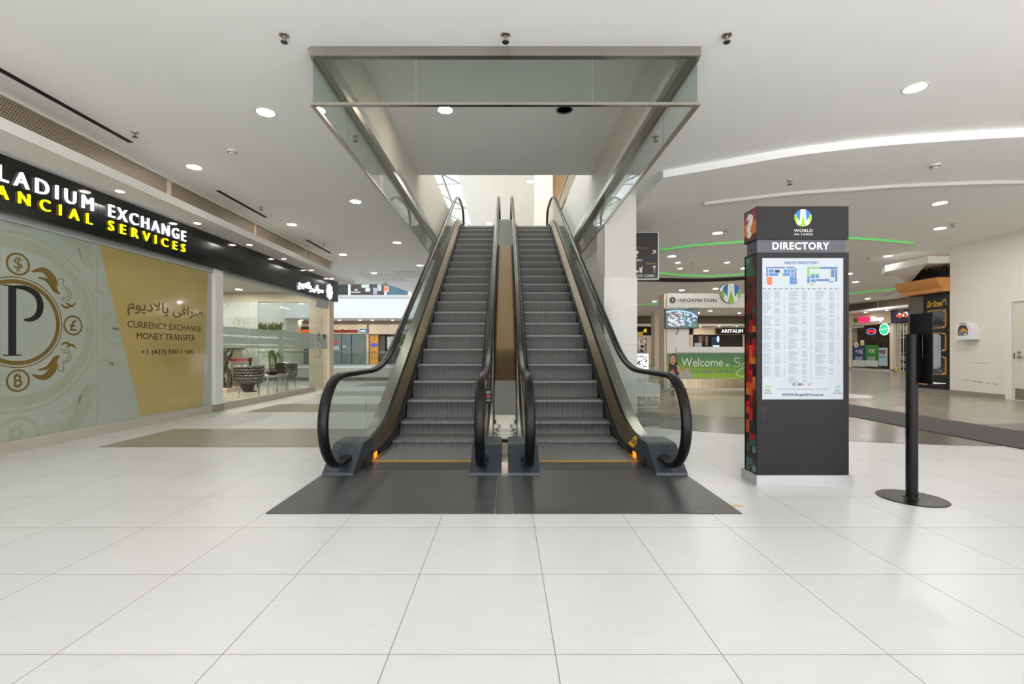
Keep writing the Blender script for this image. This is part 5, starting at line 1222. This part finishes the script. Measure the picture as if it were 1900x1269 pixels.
# balcony across the atrium
YB2 = 34.0
struct('floor_balcony', MB().box(-16, 0, YB2, 38.2, 3.9, 5.0), M_WHITE)
struct('wall_balcony_fascia', MB().box(-16, 0, YB2-.2, YB2, 3.45, 4.92), mat('bright_white_paint', (222, 225, 228), .5, var=.004))
struct('trim_balcony_rail', MB().box(-16, 0, YB2-.25, YB2+.02, 4.92, 5.12), M_ALU)
struct('ceiling_under_balcony', MB().box(-16, 0, YB2, 38.2, 3.45, 3.55), M_WHITE)
YU = 37.4; xu = lambda p: PX(p, YU); zu = lambda p: PZ(p, YU)
for a, b, m, lab in ((560, 627, M_DKGLASS, 'upper shop window with dark teal displays, behind the balcony, left of the white post'),):
    pass
t = thing('upper_shop_front', (xu(660), YU, 5), 'upstairs shop front with posters in dark windows above the white balcony', 'shop')
MB().box(xu(560), xu(800), YU+.5, YU+.7, 5, 8.5).build('wall', M_BEIGE, t)
for p in (622, 647, 715, 762): pass
MB().box(xu(560), xu(646.5), YU, YU+.1, 5, 7.2).build('window', mat('dark_teal_window', (46, 56, 56), .1, var=.5, scale=2.5), t)
MB().box(xu(651), xu(713.5), YU, YU+.1, 5, 7.2).build('window', mat('dark_taupe_window', (66, 62, 60), .1, var=.4, scale=2.5), t)
MB().box(xu(718), xu(758), YU, YU+.1, 5, 7.2).build('window', mat('blue_teal_window', (66, 100, 116), .1, var=.35, scale=1.5), t)
for p in (646.5, 713.5, 758): MB().box(xu(p), xu(p+4.2), YU-.08, YU+.1, 5, 7.2).build('post', M_WHITE, t)
for r, m in (((671, 534, 679, 528), M_PALE), ((679, 534, 685, 528), M_PALE), ((678, 541, 687, 534.5), M_PALE), ((692.5, 546, 700, 534), M_INK), ((700.5, 540, 708, 528), M_POSTER)):
    MB().box(xu(r[0]), xu(r[2]), YU-.04, YU, zu(r[1]), zu(r[3])).build('window_poster', m, t)
MB().poly(Fr((0, YU-.02, 0)), [(xu(658), zu(539)), (xu(664), zu(539)), (xu(662.5), zu(536)), (xu(660), zu(536))], 0, .03).box(xu(651), xu(669), YU-.04, YU, zu(542.8), zu(541.5)).build('display_emblem', M_WHITE, t)
# lower shops under the balcony
YL = 37.0; xl = lambda p: PX(p, YL); zl = lambda p: PZ(p, YL); LF = Fr((0, YL, 0))
t = thing('shop_front', (xl(660), YL, 0), 'convenience shop with dark red sign letters and lottery badge across the atrium', 'shop')
MB().box(xl(470), xl(681), YL, YL+.3, zl(620), 3.2).build('sign_wall', M_BEIGE, t)
for a, b in ((560, 617), (617, 634), (634, 652.5), (652.5, 680.5)): MB().box(xl(a)+.03, xl(b)-.03, YL-.02, YL+.05, 0, zl(621)).build('window_panel', M_TEALGL, t)
MB().box(xl(680.5), xl(684), YL-.1, YL+.2, 0, zl(620)).build('post', M_BEIGE, t)
MB().text(LF, 'Convenience', xl(589), zl(617.2), xl(664)-xl(589), zl(610)-zl(617.2), 0, .08, bold=.05).build('red_lettering', mat('sign_dark_red', (140, 24, 30), .4, emit=.25), t)
MB().bbox(LF, xl(667), xl(680.5), zl(617), zl(610.5), 0, .08, .05).build('badge_panel', mat('badge_blue', (40, 110, 160), .4, emit=.3), t)
MB().text(LF, 'Lotto', xl(668), zl(615.5), xl(679)-xl(668), zl(611.7)-zl(615.5), .08, .1, bold=.02).build('badge_lettering', M_LETW, t)
MB().disc(LF, xl(623), zl(636), .19, .03, .06, 8).build('red_notice', mat('notice_red', (200, 80, 80), .5), t)
MB().box(xl(616.5), xl(629.5), YL-.04, YL-.02, zl(650), zl(642)).box(xl(636), xl(642.5), YL-.04, YL-.02, zl(645), zl(640.5)).build('white_notice', M_POSTER, t)
t = thing('shop_front', (xl(715), YL, 0), 'amber-lit shop with dark display and purple sign, right of the convenience shop', 'shop')
MB().box(xl(684), xl(790), YL, YL+.3, zl(620), 3.2).build('sign_wall', M_BEIGE, t)
MB().box(xl(684), xl(760), YL+.8, YL+.9, 0, zl(620)).build('back_wall', mat('dark_shop_back', (84, 72, 66), .6, var=.4, scale=2), t)
MB().box(xl(685), xl(700.5), YL+.2, YL+.3, 0, zl(621.5)).build('lit_panel', mat('amber_panel', (214, 150, 70), .5, var=.3, scale=2, emit=.25), t)
MB().box(xl(701), xl(712), YL+.4, YL+.5, .4, zl(622)).build('grey_panel', mat('grey_panel', (104, 102, 100), .5), t)
MB().box(xl(689), xl(699), YL+.1, YL+.15, zl(643), zl(637)).build('window_sign', mat('sign_blue_pink', (70, 80, 190), .4, emit=.6), t)
MB().box(xl(720), xl(731), YL-.3, YL-.1, zl(648), zl(625)).build('white_cabinet', M_ALU, t)
MB().text(LF, 'BEY', xl(742), zl(616), xl(758)-xl(742), zl(611)-zl(616), 0, .05, bold=.03).build('purple_lettering', mat('sign_purple', (90, 84, 200), .4, emit=.5), t)
t = thing('shop_front', (xl(560), YL-.5, 0), 'shop with glowing orange letters seen through the glass of the black-fascia shop', 'shop')
MB().box(xl(556), xl(576), YL-.5, YL-.3, zl(620), zl(606)).build('sign_panel', M_BLACKM, t)
MB().text(Fr((0, YL-.5, 0)), 'EXCHANGE', xl(549), zl(618), xl(579)-xl(549), zl(612)-zl(618), 0, .05, bold=.03).build('orange_lettering', mat('lit_orange', (255, 100, 30), .4, emit=1.0), t)
struct('column_atrium', MB().box(xl(538), xl(552), YL-1.6, YL-1.0, 0, 3.5), M_WHITE)
tag(MB().box(-15.9, 0, YL-.06, YL-.02, 3.17, 3.44).build('mesh_grille', M_GRILLF), 'brown mesh grille band above the convenience shop across the atrium', 'grille')
struct('wall_below_balcony', MB().box(-16, 0, 37.9, 38.1, 0, 3.5), mat('grey_back_wall', (120, 118, 112), .7))
t = thing('potted_tree', (-6.9, 31, 0), 'leafy potted tree beyond the escalator, in front of the atrium shops', 'plant')
MB().lathe(-6.9, 31, [(0, 0), (.28, 0), (.36, .5), (.33, .5), (0, .45)]).build('pot', M_WHITE, t)
MB().tube([(-6.9, 31, .4), (-6.88, 31, .9), (-6.95, 31, 1.5)], .04, 7).build('trunk', mat('bark', (90, 74, 60), .8), t)
lf = MB(); rn = random.Random(12)
for i in range(420):
    u = Vector((rn.gauss(0, 1), rn.gauss(0, 1), rn.gauss(0, 1))).normalized()*rn.uniform(.4, 1); c = Vector((-6.9+u.x*.75, 31+u.y*.7, 1.75+u.z*.75))
    d1 = Vector((rn.gauss(0, 1), rn.gauss(0, 1), rn.gauss(0, 1))).normalized(); d2 = d1.cross(Vector((0, 0, 1)));
    lf.add([c-d1*.1, c+d2*.045, c+d1*.1, c-d2*.045], [(0, 1, 2, 3)])
lf.build('foliage', M_LEAF, t, fix=False)
t = thing('white_kiosk_stand', (-6.2, 29, 0), 'white slatted stand beside the potted tree in the atrium', 'stand')
for i in range(5): MB().box(-6.5+.14*i, -6.42+.14*i, 28.9, 29.0, .1, 1.3).build('slat', M_WHITE, t)
MB().box(-6.55, -5.8, 28.85, 29.05, 0, .1).box(-6.55, -5.8, 28.85, 29.05, 1.3, 1.36).build('frame', M_WHITE, t)

# exit sign under the ceiling edge
ex = thing('exit_sign', (PX(716, 18.6), 18.6, 3.4), 'small red exit sign hanging below the ceiling edge by the atrium', 'sign')
eX = PX(716, 18.6)
MB().box(eX-.02, eX+.02, 18.58, 18.62, 3.74, ZC).box(eX-.1, eX+.1, 18.55, 18.65, 3.66, 3.78).build('mount', M_ALU, ex)
MB().box(eX-.08, eX+.12, 18.58, 18.62, 3.44, 3.66).build('panel', mat('exit_panel', (250, 200, 190), .4, emit=.6), ex)
MB().text(Fr((eX-.065, 18.58, 3.49)), 'EXIT', 0, 0, .17, .12, 0, .004, bold=.02).build('lettering', mat('exit_red', (230, 30, 30), .4, emit=.5), ex)

# ================================================================ CEILING FIXTURES
CF = lambda x, y, z: Fr((x, y, z), (1, 0, 0), (0, -1, 0))     # looks down: normal = -z
def downlight(x, y, z, r, label, group, m=None, lit=True):
    key = (round(r, 3), lit, m.name if m else '')
    if key in DL:
        return dup(DL[key], (x, y, z), label, group)
    t = thing('downlight', (x, y, z), label, 'ceiling light', group)
    f = CF(x, y, z)
    MB().ring(f, 0, 0, r*.96, r*1.13, 0, .006, 28).build('trim_ring', M_WHITE if lit else M_STEEL, t)
    if lit: MB().disc(f, 0, 0, r*.96, 0, .004, 28).build('diffuser', m or M_DIFF, t)
    else: MB().lathe(x, y, [(r*.95, z), (r*.9, z-.002), (r*.55, z+.11), (0, z+.112)], 28).build('reflector', M_STEEL, t)
    DL[key] = t
    return t
DL = {}
lab = 'round lit downlight recessed in the main ceiling left of the escalators'; grp = 'downlights left of the escalators'
for y in (-4.2, -1.0, 2.18, 5.39, 8.62, 11.9, 15.1, 18.3): downlight(-2.77, y, ZC, .10, lab, grp)
for y in (-2.6, .6, 3.8, 7.0, 10.2, 13.4, 16.6): downlight(-4.67, y, ZC, .10, lab, grp)
lab = 'round lit downlight recessed in the curved ceiling right of the escalators'; grp = 'downlights right of the escalators'
for x, y, z in ((4.29, 4.89, ZC), (4.29, 1.6, ZC), (4.29, -1.6, ZC), (0.3, -1.5, ZC), (7.6, 3.2, ZC), (7.6, 0, ZC), (7.79, 8.37, ZD), (9.4, 10.1, ZD), (10.7, 13.06, ZD), (4.77, 10.5, ZD), (4.67, 13.1, ZD),
                (PX(1265, 20.5), 20.5, ZD), (PX(1214, 25.2), 25.2, ZD), (PX(1575, 16.1), 16.1, ZD), (PX(1610, 23.8), 23.8, ZD), (PX(1674, 21.3), 21.3, ZD), (9.0, 20, ZD), (13.5, 18, ZD), (6.5, 26.5, ZD), (10.5, 27, ZD), (14.5, 26, ZD),
                (PX(1318, 31.3), 31.3, ZD), (PX(1372, 33.1), 33.1, ZD), (PX(1295, 33.1), 33.1, ZD), (4.0, 29, ZD), (12, 32, ZD), (17, 30, ZD), (PX(1751, 6.6) if False else 9.6, 6.6 if False else 5.2, ZC if False else ZD if False else ZC)):
    if (x, y) == (9.6, 5.2): continue
    downlight(x, y, z, .10, lab, grp, M_DIFFR if y > 8 and x != 10.7 else None)
lab = 'small lit downlight in the round ceiling field beyond the column'; grp = 'small downlights in the round ceiling field'
for px, py in ((1258, 487), (1349, 487), (1262, 498), (1310, 502), (1379, 498)):
    y = CYZ(py, ZD); downlight(PX(px, y), y, ZD, .065, lab, grp, M_DIFFR)
lab = 'small lit downlight in the white canopy soffit over the black fascia'; grp = 'canopy downlights'
for y in (-1.3, .2, 1.6, 3.1, 4.54, 6.04, 7.56, 9.1, 10.5, 12.0, 13.4): downlight(-4.99, y, 3.17, .05, lab, grp, M_DIFFS)
lab = 'small lit downlight under the canopy above the vitamin shop'; grp = 'vitamin shop canopy downlights'
for px in (1606, 1645, 1700):
    y = F*(VX-.45)/(px-CX); downlight(VX-.45, y, 3.17, .06, lab, grp, M_DIFFS)
for y in (29, 33): downlight(VX-.45, y, 3.17, .06, lab, grp, M_DIFFS)
lab = 'small lit downlight under the canopy of the far shops behind the booth'; grp = 'far canopy downlights'
for px in (1270, 1300, 1335, 1367): downlight(PX(px, YW-.45), YW-.45, zw(606), .07, lab, grp, M_DIFFS)
lab = 'small lit downlight over the convenience shop across the atrium'; grp = 'balcony soffit downlights'
for px in (560, 590, 630, 668, 691, 728): downlight(PX(px, 36.3), 36.3, 3.45, .09, lab, grp, M_DIFFS)
downlight(-.85, 6.58, 4.5, .105, 'lit round downlight in the recess above the escalators', None, M_DIFFS)
downlight(.83, 6.58, 4.5, .105, 'unlit round downlight with dark reflector in the recess above the escalators', None, None, False)
downlight(1.18, 21.8, 9.0, .16, 'lit downlight in the upper floor ceiling seen past the escalator tops', None, M_DIFFR)
for x, y in ((-1.0, 7), (1.4, 7), (-1.0, 11), (1.4, 11), (-1.2, 16), (1.2, 14.8), (4.5, 9), (4.5, 13), (5, 22), (-1, 29), (5, 29)): downlight(x, y, 9.0, .16, 'added unseen downlight in the upper floor ceiling, brightening the escalator well', 'added upper floor downlights', M_DIFFM)  # unseen lamps added to throw light down on the escalators and well
lab = 'lit downlight in the ceiling inside the glazed shop'; grp = 'shop interior downlights'
for x, y in ((-6.3, 9.2), (-7.6, 9.2), (-9.0, 9.2), (-6.3, 10.6), (-7.6, 10.6), (-9.0, 10.6), (-6.3, 12.0), (-7.6, 12.0), (-9.0, 12.0), (-6.3, 13.3), (-7.6, 13.3), (-9.0, 13.3), (-10.4, 11.3), (-10.4, 13.0)): downlight(x, y, 2.85, .09, lab, grp, M_DIFFM)
# linear slot diffusers
for a, b in ((4.3, 6.17), (8.02, 9.64), (11.6, 13.2), (-.9, 2.0)):
    tag(MB().box(-4.985, -4.915, a, b, ZC-.006, ZC-.001).build('slot_diffuser', M_BLACKM), 'long thin black slot air diffuser in the ceiling beside the left canopy', 'air vent', 'slot diffusers along the left canopy')
# sprinklers
def sprinkler(x, y, z, label, group):
    if 'sp' in DL: return dup(DL['sp'], (x, y, z), label, group)
    t = thing('sprinkler', (x, y, z), label, 'sprinkler', group)
    MB().lathe(x, y, [(0, z), (.042, z), (.04, z-.008), (.02, z-.012), (0, z-.012)], 18).build('escutcheon', M_STEEL, t)
    MB().lathe(x, y, [(0, z-.01), (.011, z-.012), (.009, z-.05), (0, z-.05)], 10).tube([(x-.012, y, z-.03), (x-.016, y, z-.045), (x-.004, y, z-.062)], .003, 5).tube([(x+.012, y, z-.03), (x+.016, y, z-.045), (x+.004, y, z-.062)], .003, 5).build('frame', M_STEEL, t)
    MB().lathe(x, y, [(0, z-.06), (.03, z-.062), (.028, z-.067), (0, z-.067)], 14).build('deflector', mat('dark_steel', (70, 70, 74), .3, .8), t)
    DL['sp'] = t; return t
lab = 'metal ceiling sprinkler head, one of a row in front of the glass baffle'; grp = 'sprinklers in front of the baffle'
for x in (-1.93, 0, 1.93): sprinkler(x, 4.07, ZC, lab, grp)
lab = 'metal sprinkler head on the ceiling beside the glass baffle'; grp = 'sprinklers beside the baffle'
for x in (-1.93, 1.93): sprinkler(x, 6.0, ZC, lab, grp)
lab = 'metal sprinkler head on the ceiling near the left canopy'; grp = 'sprinklers by the left canopy'
for y in (5.88, 8.92, 12.0): sprinkler(-4.67, y, ZC, lab, grp)
lab = 'metal sprinkler head on the lowered curved ceiling at right'; grp = 'sprinklers on the curved ceiling'
for px, py in ((1465, 335), (1768, 415), (1611, 477), (1347, 424), (1286, 487), (1290, 541)):
    y = CYZ(py, ZD); sprinkler(PX(px, y), y, ZD, lab, grp)
def smoke(x, y, z, label):
    if 'sm' in DL: return dup(DL['sm'], (x, y, z), label)
    t = thing('smoke_detector', (x, y, z), label, 'smoke detector')
    MB().lathe(x, y, [(0, z), (.058, z), (.058, z-.018), (.05, z-.022), (0, z-.022)], 24).build('base', M_WHITE, t)
    MB().lathe(x, y, [(0, z-.02), (.048, z-.022), (.044, z-.045), (.03, z-.056), (0, z-.058)], 24).build('dome', M_WHITE, t)
    v = MB()
    for i in range(12): a = i*PI/6; v.box(x+.046*math.cos(a)-.006, x+.046*math.cos(a)+.006, y+.046*math.sin(a)-.006, y+.046*math.sin(a)+.006, z-.042, z-.03)
    v.build('vent_slots', M_BLACK, t); DL['sm'] = t; return t
smoke(-3.76, 6.42, ZC, 'white smoke detector on the main ceiling left of the escalators')
smoke(6.1, 6.63, ZD, 'white smoke detector on the curved ceiling above the directory kiosk')
smoke(PX(1282, 16.5), 16.5, ZD, 'white smoke detector on the round ceiling field beyond the column')
# curved light coves on the lowered ceiling
def cove(pix, m, label, w=.10, h=.035, z=ZD, pts=None):
    pl = pts or [(PX(a, CYZ(b, z)), CYZ(b, z)) for a, b in pix]
    cr = [tuple(p) for p in cat_rom(pl, 8)]
    t = thing('light_cove', (cr[0][0], cr[0][1], z), label, 'cove light')
    G = Fr((0, 0, z), (1, 0, 0), (0, 1, 0))
    MB().stroke(G, cr, w, -h, 0).build('channel', M_WHITE, t)
    n = len(cr); lens = MB(); off = []
    for i, p in enumerate(cr):
        a = cr[max(0, i-1)]; b = cr[min(n-1, i+1)]; d = Vector((b[0]-a[0], b[1]-a[1])).normalized(); off.append((p[0]+d.y*w*.5, p[1]-d.x*w*.5))
    lens.stroke(G, off, .012, -h+.003, -.004); lens.build('lens', m, t)
    return t
cove([(1307, 376.6), (1458, 359), (1568.5, 350.8), (1660.6, 344.5), (1789.6, 339), (1900, 337)], mat('unlit_lens', (214, 214, 212), .4), 'unlit white curved cove strip across the lowered ceiling above the kiosk', .12, .05)
cove([(1222, 463), (1292, 454), (1377, 447.7), (1480, 442), (1576, 441), (1642, 445.5), (1690, 450)], M_GREEN, 'green lit curved cove strip on the ceiling behind the kiosk head', .10, .05)
cove([(1215, 504.5), (1260, 509), (1310, 511), (1345, 510), (1384, 507)], M_GREEN, 'green lit curved cove strip beyond the column, near the information booth', .12, .06)
cove([(1560, 545), (1620, 539), (1668, 534)], M_GREEN, 'green lit curved cove strip above the vitamin shop aisle', .12, .07)
cove([(1180, 565), (1215, 563), (1236, 561.5)], M_GREEN, 'faint green cove strip left of the information booth header', .14, .05)
bs = [(PX(a, CYZ(b, ZD)), CYZ(b, ZD)) for a, b in ((1180, 518), (1222, 519), (1290, 520), (1340, 518.5), (1384, 516), (1440, 512))]
struct('ceiling_dark_slot', MB().stroke(Fr((0, 0, ZD), (1, 0, 0), (0, 1, 0)), [tuple(p) for p in cat_rom(bs, 8)], .9, -.01, 0), M_BLACKM)
# ceiling access hatches near the atrium edge
for a, b, c, d, nm in ((-5.3, -3.9, 16.9, 18.4, 'square ceiling access panel left of the exit sign'), (-3.9, -2.9, 16.2, 17.6, 'square ceiling access panel right of the exit sign')):
    tag(MB().box(a, b, c, d, ZC-.010, ZC-.001).build('access_panel', M_WHITE), nm, 'ceiling panel')
# a small yellowish stain on the tiles in front of the kiosk
sp = [(1.64+.06*math.cos(i*PI/8)*(1+.3*math.sin(i*3)), 3.33+.03*math.sin(i*PI/8)*(1+.3*math.cos(i*2))) for i in range(16)]
struct('floor_stain', MB().poly(Fr((0, 0, 0), (1, 0, 0), (0, 1, 0)), sp, 0, .0006), mat('yellow_stain', (206, 184, 142), .5, var=.1, scale=30))
